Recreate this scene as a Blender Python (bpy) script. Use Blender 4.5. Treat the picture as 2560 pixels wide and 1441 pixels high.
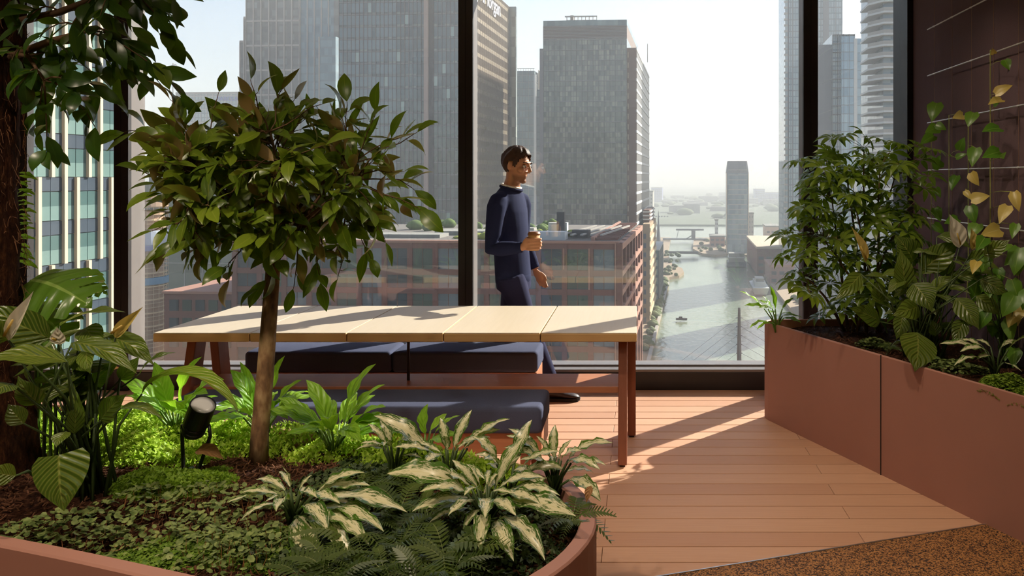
import bpy, bmesh, math, random
import numpy as np
from mathutils import Vector, Matrix
random.seed(7); np.random.seed(7)
PI = math.pi
for o in list(bpy.data.objects): bpy.data.objects.remove(o)
SC = bpy.context.scene
COL = SC.collection

# ---------------------------------------------------------------- camera, sky, sun, lamps, exposure
FPX, PPX, PPY, EYE = 1991.0, 1593.0, 447.0, 1.6       # focal length and principal point on the 2560x1441 frame, eye height
cd = bpy.data.cameras.new('camera'); cam = bpy.data.objects.new('camera', cd); COL.objects.link(cam)
cd.sensor_width = 36.0; cd.lens = 36.0*FPX/2560.0
cd.shift_x = -(PPX-1280.0)/2560.0; cd.shift_y = -(720.5-PPY)/2560.0
cd.clip_start = 0.05; cd.clip_end = 9000
cam.location = (0, 0, EYE); cam.rotation_euler = (PI/2, 0, 0)
SC.camera = cam

SUN_EL, SUN_AZ = math.radians(29.5), math.radians(45.0)
w = bpy.data.worlds.new('world'); SC.world = w; w.use_nodes = True
nt = w.node_tree; bg = nt.nodes['Background']
sky = nt.nodes.new('ShaderNodeTexSky'); sky.sky_type = 'NISHITA'; sky.sun_disc = False
sky.sun_elevation = SUN_EL; sky.sun_rotation = SUN_AZ; sky.air_density = 1.0; sky.dust_density = 1.0; sky.ozone_density = 1.2; sky.altitude = 60
tint = nt.nodes.new('ShaderNodeMix'); tint.data_type = 'RGBA'; tint.blend_type = 'MULTIPLY'; tint.inputs[0].default_value = 1.0; tint.inputs[7].default_value = (1.0, .945, .98, 1)
nt.links.new(sky.outputs[0], tint.inputs[6]); nt.links.new(tint.outputs[2], bg.inputs[0]); bg.inputs[1].default_value = 0.142

sd = bpy.data.lights.new('sun', 'SUN'); sun = bpy.data.objects.new('sun', sd); COL.objects.link(sun)
sd.energy = 12.0; sd.angle = math.radians(0.6); sd.color = (1.0, 0.90, 0.80)
sdir = Vector((math.sin(SUN_AZ)*math.cos(SUN_EL), math.cos(SUN_AZ)*math.cos(SUN_EL), math.sin(SUN_EL)))
sun.rotation_euler = sdir.to_track_quat('Z', 'Y').to_euler(); sun.location = (30, 30, 40)

# warm recessed ceiling spots of the lounge, above and behind the camera
for (x_, y_, w_, c_) in ((-2.7,1.7,66,100), (-1.6,1.5,84,100), (-.6,1.4,78,90), (.7,3.0,55,85), (1.1,4.2,20,80), (-.4,-.8,50,130), (1.2,.0,40,130), (.2,3.4,45,120)):
    l_ = bpy.data.lights.new('ceiling_spot', 'SPOT'); o_ = bpy.data.objects.new('ceiling_spot', l_); COL.objects.link(o_)
    l_.energy = w_; l_.color = (1.0,.83,.62); l_.spot_size = math.radians(c_); l_.spot_blend = .8; l_.shadow_soft_size = .05
    o_.location = (x_, y_, 3.04); o_.rotation_euler = (math.radians(18), math.radians(-26 if x_ > .5 and y_ > 1 else 0), 0)

vs = SC.view_settings
vs.view_transform = 'Standard'; vs.look = 'None'; vs.gamma = 1.0; vs.use_curve_mapping = False; vs.exposure = 0.5
cy = SC.cycles
cy.use_adaptive_sampling = True; cy.adaptive_threshold = .07; cy.adaptive_min_samples = 12; cy.max_bounces = 6; cy.diffuse_bounces = 3; cy.glossy_bounces = 3; cy.transmission_bounces = 4; cy.transparent_max_bounces = 16; cy.volume_bounces = 0
cy.caustics_reflective = False; cy.caustics_refractive = False; cy.sample_clamp_indirect = 6.0
cy.use_denoising = True

# ---------------------------------------------------------------- helpers
def px(x, y, d):
    """world point at distance d from the camera plane seen at frame pixel (x, y)"""
    return Vector(((x-PPX)/FPX*d, d, EYE-(y-PPY)/FPX*d))

class MB:
    """collects primitives, built into one mesh object"""
    def __init__(s): s.v = []; s.f = []; s.uv = None
    def add(s, vs, fs):
        n = len(s.v); s.v += [tuple(v) for v in vs]; s.f += [tuple(i+n for i in f) for f in fs]; return s
    def box(s, a, b, M=None):
        x0,y0,z0 = a; x1,y1,z1 = b
        vs = [(x0,y0,z0),(x1,y0,z0),(x1,y1,z0),(x0,y1,z0),(x0,y0,z1),(x1,y0,z1),(x1,y1,z1),(x0,y1,z1)]
        if M is not None: vs = [M @ Vector(v) for v in vs]
        return s.add(vs, [(0,3,2,1),(4,5,6,7),(0,1,5,4),(1,2,6,5),(2,3,7,6),(3,0,4,7)])
    def bar(s, p, q, wx, wy, up=(0,0,1)):
        p = Vector(p); q = Vector(q); t = (q-p).normalized(); u = Vector(up)
        if abs(t.dot(u)) > .98: u = Vector((1,0,0))
        a = t.cross(u).normalized(); b = a.cross(t)
        vs = [c+a*i*wx/2+b*j*wy/2 for c in (p,q) for i,j in ((-1,-1),(1,-1),(1,1),(-1,1))]
        return s.add(vs, [(0,3,2,1),(4,5,6,7),(0,1,5,4),(1,2,6,5),(2,3,7,6),(3,0,4,7)])
    def tube(s, pts, rad, n=6, caps=True):
        pts = [Vector(p) for p in pts]; k = len(pts)
        if not hasattr(rad, '__len__'): rad = [rad]*k
        t0 = (pts[1]-pts[0]).normalized(); u = Vector((0,0,1)) if abs(t0.z) < .9 else Vector((1,0,0))
        a = t0.cross(u).normalized(); vs = []
        for i in range(k):
            t = (pts[min(i+1,k-1)]-pts[max(i-1,0)]).normalized()
            a = (a-t*a.dot(t)).normalized(); b = t.cross(a)
            for j in range(n):
                g = 2*PI*j/n; vs.append(pts[i]+(a*math.cos(g)+b*math.sin(g))*rad[i])
        fs = [(i*n+j, i*n+(j+1)%n, (i+1)*n+(j+1)%n, (i+1)*n+j) for i in range(k-1) for j in range(n)]
        if caps: fs += [tuple(range(n-1,-1,-1)), tuple(range((k-1)*n, k*n))]
        return s.add(vs, fs)
    def lathe(s, prof, n=20, c=(0,0,0), M=None):
        vs = []; k = len(prof)
        for r,z in prof:
            for j in range(n):
                g = 2*PI*j/n; v = Vector((c[0]+r*math.cos(g), c[1]+r*math.sin(g), c[2]+z)); vs.append(M @ v if M is not None else v)
        fs = [(i*n+j, i*n+(j+1)%n, (i+1)*n+(j+1)%n, (i+1)*n+j) for i in range(k-1) for j in range(n)]
        fs += [tuple(range(n-1,-1,-1)), tuple(range((k-1)*n, k*n))]
        return s.add(vs, fs)
    def prism(s, poly, z0, z1):
        n = len(poly); vs = [(x,y,z0) for x,y in poly]+[(x,y,z1) for x,y in poly]
        return s.add(vs, [tuple(range(n-1,-1,-1)), tuple(range(n,2*n))]+[(i,(i+1)%n,n+(i+1)%n,n+i) for i in range(n)])
    def mesh(s, name, mat=None, smooth=False):
        me = bpy.data.meshes.new(name); me.from_pydata(s.v, [], s.f)
        if mat is not None: me.materials.append(mat)
        if smooth: me.shade_smooth()
        return me
    def build(s, name, mat=None, parent=None, smooth=False, bevel=0, **kw):
        return link(name, s.mesh(name, mat, smooth), parent, bevel=bevel, **kw)

def link(name, me, parent=None, loc=None, M=None, bevel=0, seg=2, kind=None, label=None):
    o = bpy.data.objects.new(name, me); COL.objects.link(o)
    if parent is not None: o.parent = parent
    if M is not None: o.matrix_local = M
    if loc is not None: o.location = loc
    if bevel:
        m = o.modifiers.new('bevel', 'BEVEL'); m.width = bevel; m.segments = seg; m.limit_method = 'ANGLE'; m.angle_limit = math.radians(35)
    if kind: o['kind'] = kind
    if label: o['label'] = label
    return o
def tag(o, label, cat=None, group=None, kind=None):
    o['label'] = label
    if cat: o['category'] = cat
    if group: o['group'] = group
    if kind: o['kind'] = kind
    return o
def thing(name, label, cat, loc=(0,0,0), group=None, rz=0):
    o = bpy.data.objects.new(name, None); COL.objects.link(o); o.location = loc; o.rotation_euler = (0,0,rz); o.empty_display_size = .1
    return tag(o, label, cat, group)

# ---- materials
def lin(c):
    if isinstance(c, str):
        c = tuple(int(c[i:i+2],16)/255 for i in (0,2,4))
    return tuple(((x+.055)/1.055)**2.4 if x > .04045 else x/12.92 for x in c[:3])+(1.0,)
class NT:
    def __init__(s, name):
        s.m = bpy.data.materials.new(name); s.m.use_nodes = True; s.t = s.m.node_tree; s.t.nodes.clear()
        s.out = s.t.nodes.new('ShaderNodeOutputMaterial')
    def n(s, typ, props=None, **ins):
        nd = s.t.nodes.new('ShaderNode'+typ)
        for k,v in (props or {}).items(): setattr(nd, k, v)
        for k,v in ins.items():
            k2 = int(k[1:]) if k[0] == 'i' and k[1:].isdigit() else k.replace('_',' ')
            s.set(nd.inputs[k2], v)
        return nd
    def set(s, inp, v):
        if hasattr(v, 'is_output') or isinstance(v, bpy.types.NodeSocket): s.t.links.new(v, inp)
        elif isinstance(v, bpy.types.Node): s.t.links.new(v.outputs[0], inp)
        else: inp.default_value = v
    def mix(s, f, a, b, typ='MIX'):
        nd = s.t.nodes.new('ShaderNodeMix'); nd.data_type = 'RGBA'; nd.blend_type = typ
        for i,v in ((0,f),(6,a),(7,b)): s.set(nd.inputs[i], v)
        return nd.outputs[2]
    def math(s, op, a, b=0.0, c=None):
        nd = s.t.nodes.new('ShaderNodeMath'); nd.operation = op; s.set(nd.inputs[0], a); s.set(nd.inputs[1], b)
        if c is not None: s.set(nd.inputs[2], c)
        return nd.outputs[0]
    def ramp(s, f, stops, interp='LINEAR'):
        nd = s.t.nodes.new('ShaderNodeValToRGB'); cr = nd.color_ramp; cr.interpolation = interp
        while len(cr.elements) < len(stops): cr.elements.new(.5)
        for e,(p,c) in zip(cr.elements, stops): e.position = p; e.color = c if len(c) == 4 else tuple(c)+(1,)
        s.set(nd.inputs[0], f); return nd.outputs[0]
    def bsdf(s, **k): 
        b = s.n('BsdfPrincipled', None, **k); s.t.links.new(b.outputs[0], s.out.inputs[0]); return b
    def bump(s, h, strength=.3, dist=.01):
        return s.n('Bump', None, Strength=strength, Distance=dist, Height=h).outputs[0]
MATS = {}
def plain(name, c, rough=.5, metal=0.0, spec=.5, noise=0.0, scale=20.0, bump=0.0, sheen=0.0):
    if name in MATS: return MATS[name]
    t = NT(name); col = lin(c)
    tc = t.n('TexCoord').outputs['Object']
    k = dict(Roughness=rough, Metallic=metal); k['Specular_IOR_Level'] = spec
    if noise or bump:
        nz = t.n('TexNoise', None, Vector=tc, Scale=scale, Detail=4.0)
        if noise: col = t.mix(nz.outputs[0], tuple(x*(1-noise) for x in col[:3])+(1,), tuple(min(1,x*(1+noise)) for x in col[:3])+(1,))
        if bump: k['Normal'] = t.bump(nz.outputs[0], bump, .01)
    b = t.bsdf(Base_Color=col, **k)
    if sheen: b.inputs['Sheen Weight'].default_value = sheen
    MATS[name] = t.m; return t.m

# ---------------------------------------------------------------- surfaces of the room
def m_deck():
    t = NT('deck_board'); tc = t.n('TexCoord').outputs['Object']; r = t.n('ObjectInfo').outputs['Random']
    mp = t.n('Mapping', None, Vector=tc, Scale=(1.2, 38, 1)); 
    off = t.n('CombineXYZ', None, X=t.math('MULTIPLY', r, 37.0), Y=t.math('MULTIPLY', r, 11.0)); t.set(mp.inputs['Location'], off)
    nz = t.n('TexNoise', None, Vector=mp, Scale=3.0, Detail=5.0, Roughness=.65).outputs[0]
    base = t.mix(r, lin('bb8d70'), lin('c99c7e'))
    col = t.mix(t.ramp(nz, [(.35,(0,0,0)),(.7,(1,1,1))]), t.mix(.16, base, lin('8a5a3c')), base)
    t.bsdf(Base_Color=col, Roughness=.62, Specular_IOR_Level=.35, Normal=t.bump(nz, .12, .004)); return t.m
def m_gravel():
    t = NT('bonded_gravel'); tc = t.n('TexCoord').outputs['Object']
    v = t.n('TexVoronoi', None, Vector=tc, Scale=190.0); 
    c = t.ramp(t.n('SeparateColor', None, Color=v.outputs['Color']).outputs[0], [(0,lin('2e1a0e')),(.3,lin('7a4f28')),(.6,lin('a87440')),(1,lin('caa06a'))], 'CONSTANT')
    t.bsdf(Base_Color=c, Roughness=.7, Normal=t.bump(v.outputs['Distance'], .6, .004)); return t.m
def m_fabric(name, c, sc=900.0, rough=.95, var=.25):
    t = NT(name); tc = t.n('TexCoord').outputs['Object']; col = lin(c)
    w1 = t.n('TexNoise', None, Vector=t.n('Mapping', None, Vector=tc, Scale=(1,1,6)), Scale=sc*.2, Detail=2.0).outputs[0]
    w2 = t.n('TexNoise', None, Vector=tc, Scale=5.0, Detail=3.0).outputs[0]
    cc = t.mix(w1, tuple(x*(1-var) for x in col[:3])+(1,), tuple(x*(1+var) for x in col[:3])+(1,))
    cc = t.mix(t.math('MULTIPLY', w2, .35), cc, tuple(x*.75 for x in col[:3])+(1,))
    t.bsdf(Base_Color=cc, Roughness=rough, Specular_IOR_Level=.15, Normal=t.bump(w1, .25, .002)); return t.m
def m_glass(name, refl=.055, tint=(.93,.97,.97,1)):
    t = NT(name)
    fr = t.n('LayerWeight', None, Blend=.35).outputs['Facing']
    f = t.math('ADD', refl, t.math('MULTIPLY', t.math('POWER', fr, 3.0), .6))
    a = t.n('BsdfTransparent', None, Color=tint); g = t.n('BsdfGlossy', None, Roughness=0.0, Color=(1,1,1,1))
    mx = t.n('MixShader', None, Fac=f); t.t.links.new(a.outputs[0], mx.inputs[1]); t.t.links.new(g.outputs[0], mx.inputs[2])
    t.t.links.new(mx.outputs[0], t.out.inputs[0]); return t.m
def m_wood(name, c1, c2, axis=0, rough=.5):
    t = NT(name); tc = t.n('TexCoord').outputs['Object']; s = [60,60,60]; s[axis] = 3
    nz = t.n('TexNoise', None, Vector=t.n('Mapping', None, Vector=tc, Scale=tuple(s)), Scale=1.0, Detail=5.0, Roughness=.6).outputs[0]
    t.bsdf(Base_Color=t.mix(nz, lin(c1), lin(c2)), Roughness=rough, Specular_IOR_Level=.35, Normal=t.bump(nz,.08,.002)); return t.m

M_deck = m_deck(); M_gravel = m_gravel(); M_glass = m_glass('window_glass')
M_dark = plain('dark_aluminium', '1d1719', .42, .0, .5)
M_frame = plain('anodised_aluminium', '6f6866', .38, .0, .5)
M_sub = plain('deck_underlay', '120b09', .9)
M_ceil = plain('ceiling_plaster', 'e6e1d8', .9)
M_back = plain('lounge_wall', 'b7a795', .9)
M_steel = plain('brushed_steel', 'b8b4b0', .35, .9)
M_terra = plain('terracotta_metal', '9e7062', .55, 0, .4, .05, 6.0)

# ---- floor: deck boards in staggered rows
ROW, PITCH, GAP = 3.320, 0.1424, 0.0078
fl = thing('floor', 'pale timber deck of long horizontal boards under table', None); fl['kind'] = 'structure'
MB().box((-8,-4,-.30),(8,6.02,-.026)).build('underlay', M_sub, fl)
pl_me = {}
def plank(x0, x1, y0):
    L = round(x1-x0, 4)
    if L not in pl_me: pl_me[L] = MB().box((-L/2+.001,GAP/2,-.024),(L/2-.001,PITCH-GAP/2,0)).mesh('plank', M_deck)
    link('plank', pl_me[L], fl, loc=((x0+x1)/2, y0, 0), bevel=.0015, seg=1)
for k in range(-12, 19):
    y0 = ROW+k*PITCH
    j0 = -.15 if k % 2 == 0 else 1.0
    if k < -3: plank(-4.6, 4.0, y0); continue
    xs = [j0+2.3*i for i in range(-2, 2)]
    xs = [-4.75]+[x for x in xs if -4.7 < x < 2.05]+[2.08]
    for a,b in zip(xs, xs[1:]):
        if b-a > .02: plank(a, b, y0)
# bonded-gravel floor in the near right corner, with a thin steel edging strip
ga, gb = Vector((.156,3.208)), Vector((1.48,3.628)); gd = (gb-ga).normalized()
gl, gr = ga-gd*2.5, gb+gd*.7
g = MB().prism([(gl.x,gl.y),(gl.x,-4),(4,-4),(4,gr.y),(gr.x,gr.y)], -.02, .006).build('floor_gravel', M_gravel)
tag(g, 'brown bonded gravel floor in the near right corner', kind='structure')
nrm = Vector((-gd.y, gd.x))*.006
e = MB().prism([tuple(gl),tuple(gr),tuple(gr+nrm),tuple(gl+nrm)], -.02, .009).build('trim_1', M_steel)
tag(e, 'thin steel strip edging the gravel floor', kind='structure')

# ---- window wall
WY, WHEAD = 6.03, 3.0
s = MB().box((-4.8,WY,-.02),(2.06,WY+.30,.135)).build('baseboard_window', M_dark, bevel=.006)
tag(s, 'dark metal upstand running below the window panes', kind='structure')
lip = MB().box((-4.8,WY-.004,.135),(2.06,WY+.30,.155)).build('window_sill', M_frame, s, bevel=.003)
MODULE = 2.598; MX = [(302-PPX)/FPX*6.0, (1163.5-PPX)/FPX*6.0, (2027-PPX)/FPX*6.0]
def mullion(i, x):
    r = thing('trim_%d'%(i+2), 'dark vertical window mullion, %s' % ['left of the trestle table','behind the walking man','behind the potted schefflera shrub'][i], None, (x,0,0)); r['kind'] = 'structure'
    MB().box((-.055,WY-.03,.0),(.055,WY+.012,WHEAD)).build('mullion_face', M_dark, r, bevel=.003)
    MB().box((-.052,WY+.012,.15),(.052,WY+.165,WHEAD)).build('mullion_body', M_frame, r, bevel=.002)
    MB().box((-.003,WY-.032,.0),(.003,WY-.029,WHEAD)).build('joint_line', M_sub, r)
    MB().box((-.015,WY+.165,.15),(.015,WY+.24,WHEAD)).build('outer_cap', M_frame, r)
for i,x in enumerate(MX): mullion(i, x)
edges = [-4.72]+MX+[2.05]
names = ['left window pane beside the big tree trunk','wide window pane behind the trestle table','window pane in front of the dock basin','narrow right window pane behind the shrub']
for i in range(4):
    r = thing('window_%d'%(i+1), names[i], None, ((edges[i]+edges[i+1])/2, WY+.13, 0)); r['kind'] = 'structure'
    h = (edges[i+1]-edges[i])/2
    MB().box((-h,-.006,.15),(h,.006,WHEAD)).build('glass_pane', M_glass, r)
    MB().box((-h,-.03,.15),(h,.03,.168)).build('glazing_bead', M_frame, r)
j = MB().box((2.035,WY-.03,-.02),(2.30,WY+.30,WHEAD+.07)).build('trim_5', M_dark); tag(j, 'black end jamb between the window and the right wall', kind='structure')
j = MB().box((-5.2,WY+.09,-.02),(-4.69,WY+.16,WHEAD+.07)).build('trim_6', M_dark); tag(j, 'black end jamb behind the big tree trunk', kind='structure')
o = MB().box((-8,-4,WHEAD+.07),(8,WY+.30,WHEAD+.3)).build('ceiling', M_ceil); tag(o, 'plain ceiling above the lounge', kind='structure')
M_felt = m_fabric('dark_wall_fabric', '5e4c50', 500.0, .95, .4)
o = MB().box((2.08,-4,-.02),(2.3,WY-.03,WHEAD+.07)).build('wall_right', M_felt); tag(o, 'dark brown fabric wall behind the wire trellis', kind='structure')
o = MB().box((-8,-4.2,-.02),(8,-4,WHEAD+.07)).build('wall_back', M_back); tag(o, 'lounge wall behind the camera', kind='structure')
o = MB().box((-8.2,-4,-.02),(-8,WY+.30,WHEAD+.07)).build('wall_left', M_back); tag(o, 'lounge wall far to the left', kind='structure')
o = MB().box((-8,WY,-.02),(-4.8,WY+.3,WHEAD+.07)).build('wall_far', M_back); tag(o, 'wall left of the window', kind='structure')

# ---- planters
RIMH = .5
def spline(pts, n=8):
    P = [Vector(p) for p in pts]; out = []; k = len(P)
    for i in range(k):
        a,b,c,d = P[i-1],P[i],P[(i+1)%k],P[(i+2)%k]
        for j in range(n):
            t = j/n; out.append(.5*((2*b)+(c-a)*t+(2*a-5*b+4*c-d)*t*t+(3*b-a-3*c+d)*t**3))
    return out
def offset_poly(poly, d):
    n = len(poly); out = []
    for i in range(n):
        a,b,c = poly[i-1],poly[i],poly[(i+1)%n]
        n1 = Vector((b.y-a.y, a.x-b.x)); n2 = Vector((c.y-b.y, b.x-c.x)); n1.normalize(); n2.normalize()
        m = (n1+n2); m.normalize(); out.append(b+m*d/max(.5, m.dot(n1)))
    return out
def rim_wall(poly, th, z0, z1, mat, parent, name, sl=None):
    """a wall of thickness th along a closed outline (counter-clockwise), or the run sl=(i,j) of it"""
    inn = offset_poly(poly, -th); n = len(poly); idx = list(range(n))+[0] if sl is None else list(range(sl[0], sl[1]+1))
    m = MB(); r = .006; vs = []; k = len(idx)
    for i in idx:
        o_, q = poly[i % n], inn[i % n]; dd = (q-o_).normalized()*r
        vs += [(o_.x,o_.y,z0),(o_.x,o_.y,z1-r),(o_.x+dd.x,o_.y+dd.y,z1),(q.x-dd.x,q.y-dd.y,z1),(q.x,q.y,z1-r),(q.x,q.y,z0)]
    fs = [(a*6+b, (a+1)*6+b, (a+1)*6+(b+1)%6, a*6+(b+1)%6) for a in range(k-1) for b in range(6)]
    if sl is not None: fs += [tuple(range(6)), tuple(range((k-1)*6, k*6))[::-1]]
    m.add(vs, fs); return m.build(name, mat, parent, smooth=False)
# near planter: big rounded tub (outline in plan, counter-clockwise)
near_ctrl = [(-.70,1.97),(-.30,2.13),(-.13,2.53),(-.28,2.95),(-.70,3.19),(-1.5,3.50),(-2.4,3.84),(-3.3,3.90),(-3.7,3.4),(-3.1,2.74),(-1.91,2.386),(-1.285,2.175)]
NEAR = spline(near_ctrl, 7)
pn = thing('planter', 'large rounded terracotta metal planter in the left foreground', 'planter')
segs = [0, 15, 29, 44, 58, 71, 84]
for a,b in zip(segs, segs[1:]):
    rim_wall(NEAR, .055, .0, RIMH, M_terra, pn, 'side_panel', (a, b))
M_soil = None
def m_soil():
    t = NT('bark_soil'); tc = t.n('TexCoord').outputs['Object']
    n1 = t.n('TexNoise', None, Vector=tc, Scale=55.0, Detail=6.0, Roughness=.7).outputs[0]
    c = t.ramp(n1, [(.3,lin('170d09')),(.5,lin('3a2218')),(.75,lin('6a442f'))])
    t.bsdf(Base_Color=c, Roughness=.95, Specular_IOR_Level=.1, Normal=t.bump(n1, .9, .02)); return t.m
M_soil = m_soil()
def in_poly(x, y, poly):
    c = False; n = len(poly); j = n-1
    for i in range(n):
        if (poly[i].y > y) != (poly[j].y > y) and x < (poly[j].x-poly[i].x)*(y-poly[i].y)/(poly[j].y-poly[i].y)+poly[i].x: c = not c
        j = i
    return c
def edge_dist(x, y, poly):
    best = 9; n = len(poly); p = Vector((x,y))
    for i in range(n):
        a = poly[i]; b = poly[(i+1)%n]; ab = b-a; t = max(0,min(1,(p-a).dot(ab)/ab.length_squared)); best = min(best, (p-a-ab*t).length)
    return best
def hump(x, y): return .012*math.sin(x*5.1+.7)+.012*math.cos(y*6.3)+.006*math.sin(x*17+y*13)
def soil_mass(name, poly, zbase, parent, inset=.05):
    """a filled bed with a bumpy top"""
    inn = offset_poly(poly, -inset); bm = bmesh.new()
    top = bm.faces.new([bm.verts.new((p.x,p.y,zbase)) for p in inn])
    bmesh.ops.triangulate(bm, faces=[top])
    for _ in range(4): bmesh.ops.subdivide_edges(bm, edges=[e for e in bm.edges if e.calc_length() > .07], cuts=1, use_grid_fill=False); bmesh.ops.triangulate(bm, faces=bm.faces[:])
    for v in bm.verts: v.co.z = zbase+hump(v.co.x, v.co.y)+random.uniform(-.006,.006)
    r = bmesh.ops.extrude_face_region(bm, geom=bm.faces[:])
    for v in [g_ for g_ in r['geom'] if isinstance(g_, bmesh.types.BMVert)]: v.co.z = zbase-.12
    bmesh.ops.recalc_face_normals(bm, faces=bm.faces[:])
    me = bpy.data.meshes.new(name); bm.to_mesh(me); bm.free(); me.materials.append(M_soil)
    return link(name, me, parent)
SOILZ = .45
sn = soil_mass('soil', NEAR, SOILZ, None); tag(sn, 'dark bark soil filling the rounded foreground planter', 'soil', kind='stuff')
# right planter: angular trough against the wall
A = Vector((.8545,5.30)); dv = Vector((.4616,-1)).normalized()
B = A+dv*(1.102); tW = (2.075-A.x)/.4616; W_ = Vector((2.075, A.y-tW)); PRH = .647
RIGHT = [A+Vector((.005,.03)), A, B, W_-Vector((0,0)), Vector((2.075, 5.42)), Vector((.93,5.40))]
RIGHT = [A+Vector((.012,-.026)), B, W_, Vector((2.075,5.44)), Vector((.90,5.40)), A+Vector((.012,.07)), A+Vector((-.002,.03))]
pr = thing('planter', 'angular terracotta metal planter against the dark right wall', 'planter')
for a,b in ((0,1),(1,2),(3,4),(4,7)):
    rim_wall(RIGHT, .018, .0, PRH, M_terra, pr, 'side_panel', (a, b))
nb_ = Vector((dv.y, -dv.x)); jn = MB(); jn.add([(B.x-dv.x*.002+nb_.x*o_, B.y-dv.y*.002+nb_.y*o_, z_) for z_ in (0,PRH) for o_ in (-.0008,.004)]+[(B.x+dv.x*.002+nb_.x*o_, B.y+dv.y*.002+nb_.y*o_, z_) for z_ in (0,PRH) for o_ in (-.0008,.004)], [(0,1,3,2),(4,6,7,5),(0,4,5,1),(2,3,7,6),(0,2,6,4),(1,5,7,3)])
jn.build('panel_joint', M_sub, pr)
RS = .60
sr = soil_mass('soil', RIGHT, RS, None, .019); tag(sr, 'dark soil in the angular right planter', 'soil', kind='stuff')
# ---------------------------------------------------------------- trestle table, benches
M_top = m_wood('pale_ash_top', 'bfae98', 'c9baa5', 1, .45)
M_edge = m_wood('ash_edge', 'c39c68', 'd0ab78', 0, .5)
M_leg = m_wood('reddish_stained_oak', '7d4630', '935840', 2, .5)
M_shelf = m_wood('stained_oak_shelf', 'a3684a', 'b87c5a', 0, .5)
M_navy = m_fabric('navy_upholstery', '4b4f66', 700.0)
M_rod = plain('dark_rod', '33201a', .4, .5)
TX0, TX1, TY0, TY1, TZ = -2.70, 0.0, 4.436, 5.385, .74
tb = thing('trestle_table', 'long pale five-panel trestle table with red-brown legs', 'table', (0,0,0))
wseg = (TX1-TX0)/5
for i in range(5):
    x0 = TX0+wseg*i; p = MB().box((x0+.003,TY0,TZ-.050),(x0+wseg-.003,TY1,TZ-.004)).build('table_panel', M_edge, tb, bevel=.004)
    MB().box((x0+.004,TY0+.002,TZ-.005),(x0+wseg-.004,TY1-.002,TZ)).build('top_veneer', M_top, p, bevel=.0015, seg=1)
MB().box((TX0+.08,4.60,TZ-.075),(TX1-.03,4.66,TZ-.05)).build('top_rail', M_leg, tb)
MB().box((TX0+.08,4.82,TZ-.075),(TX1-.03,4.88,TZ-.05)).build('top_rail', M_leg, tb)
def trestle_leg(x0, y_top, y_bot, th=.05, dep=.12):
    m = MB(); z1 = TZ-.05
    vs = [(x,yy,z) for x in (x0,x0+th) for (yy,z) in ((y_bot-dep/2,.012),(y_bot+dep/2,.012),(y_top+dep/2,z1),(y_top-dep/2,z1))]
    m.add(vs, [(0,3,2,1),(4,5,6,7),(0,1,5,4),(1,2,6,5),(2,3,7,6),(3,0,4,7)])
    l = m.build('leg', M_leg, tb, bevel=.003, seg=1)
    MB().box((x0+.01,y_bot-dep/2+.01,0),(x0+th-.01,y_bot+dep/2-.01,.012)).build('foot_pad', M_rod, l)
for x0, dx in ((-.107, .048), (-2.585, .0)):
    trestle_leg(x0, 4.64, 4.465); trestle_leg(x0+dx, 4.86, 4.975)
MB().box((-2.56,4.55,.375),(-.10,4.86,.41)).build('lower_shelf', M_shelf, tb, bevel=.002, seg=1)
MB().tube([(-1.35,4.70,.41),(-1.35,4.70,TZ-.05)], .009, 8).build('tie_rod', M_rod, tb)

def bench(x0, x1, y0, y1, label, group, inset=.012):
    r = thing('bench', label, 'bench', ((x0+x1)/2,(y0+y1)/2,0), group)
    hx, hy = (x1-x0)/2, (y1-y0)/2
    MB().box((-hx+.01,-hy+inset,.20),(hx-.01,hy-.012,.315)).build('seat_frame', M_shelf, r, bevel=.003)
    n = 2
    for i in range(n):
        a = -hx+2*hx*i/n; b = -hx+2*hx*(i+1)/n
        c = MB().box((a+.001,-hy,.315),(b-.001,hy,.455)).build('cushion', M_navy, r, smooth=True, bevel=.028, seg=4)
    for sx in (-1,1):
        for sy in (-1,1): MB().box((sx*(hx-.09)-.025,sy*(hy-.05)-.022,0),(sx*(hx-.09)+.025,sy*(hy-.05)+.022,.20)).build('leg', M_leg, r)
    return r
bench(-2.60,-.655,5.26,5.60,'navy cushioned bench on the window side of the table','cushioned benches at the trestle table')
bench(-2.42,-.475,3.99,4.35,'navy cushioned bench on the planter side of the table','cushioned benches at the trestle table', .05)

# ---------------------------------------------------------------- wire trellis on the right wall
M_wire = plain('trellis_rod', 'c9c4bd', .4, .6); M_copper = plain('thin_cable', '8a6a55', .5, .6)
tr = thing('trellis', 'steel rod and cable trellis standing off the dark wall', 'trellis', (2.04,0,0))
WIRES = [5.47,5.16,4.86,4.557,4.259,3.96,3.66]; BARS = [2.972,2.645,2.32,1.99,1.66,1.325,.99]
for y in WIRES: MB().tube([(.0,y,.62),(.0,y,3.06)], .0016, 5).build('cable', M_copper, tr)
for z in BARS:
    MB().tube([(-.006,5.58,z),(-.006,3.4,z)], .0042, 6).build('rod', M_wire, tr)
    for y in WIRES:
        MB().lathe([(0.002,-.006),(.008,-.004),(.008,.004),(.002,.006)], 8, (-.004,y,z)).build('clamp', M_wire, tr)
MB().box((-.005,3.5,3.05),(.005,5.44,3.07)).build('cable_anchor', M_wire, tr)
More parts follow.
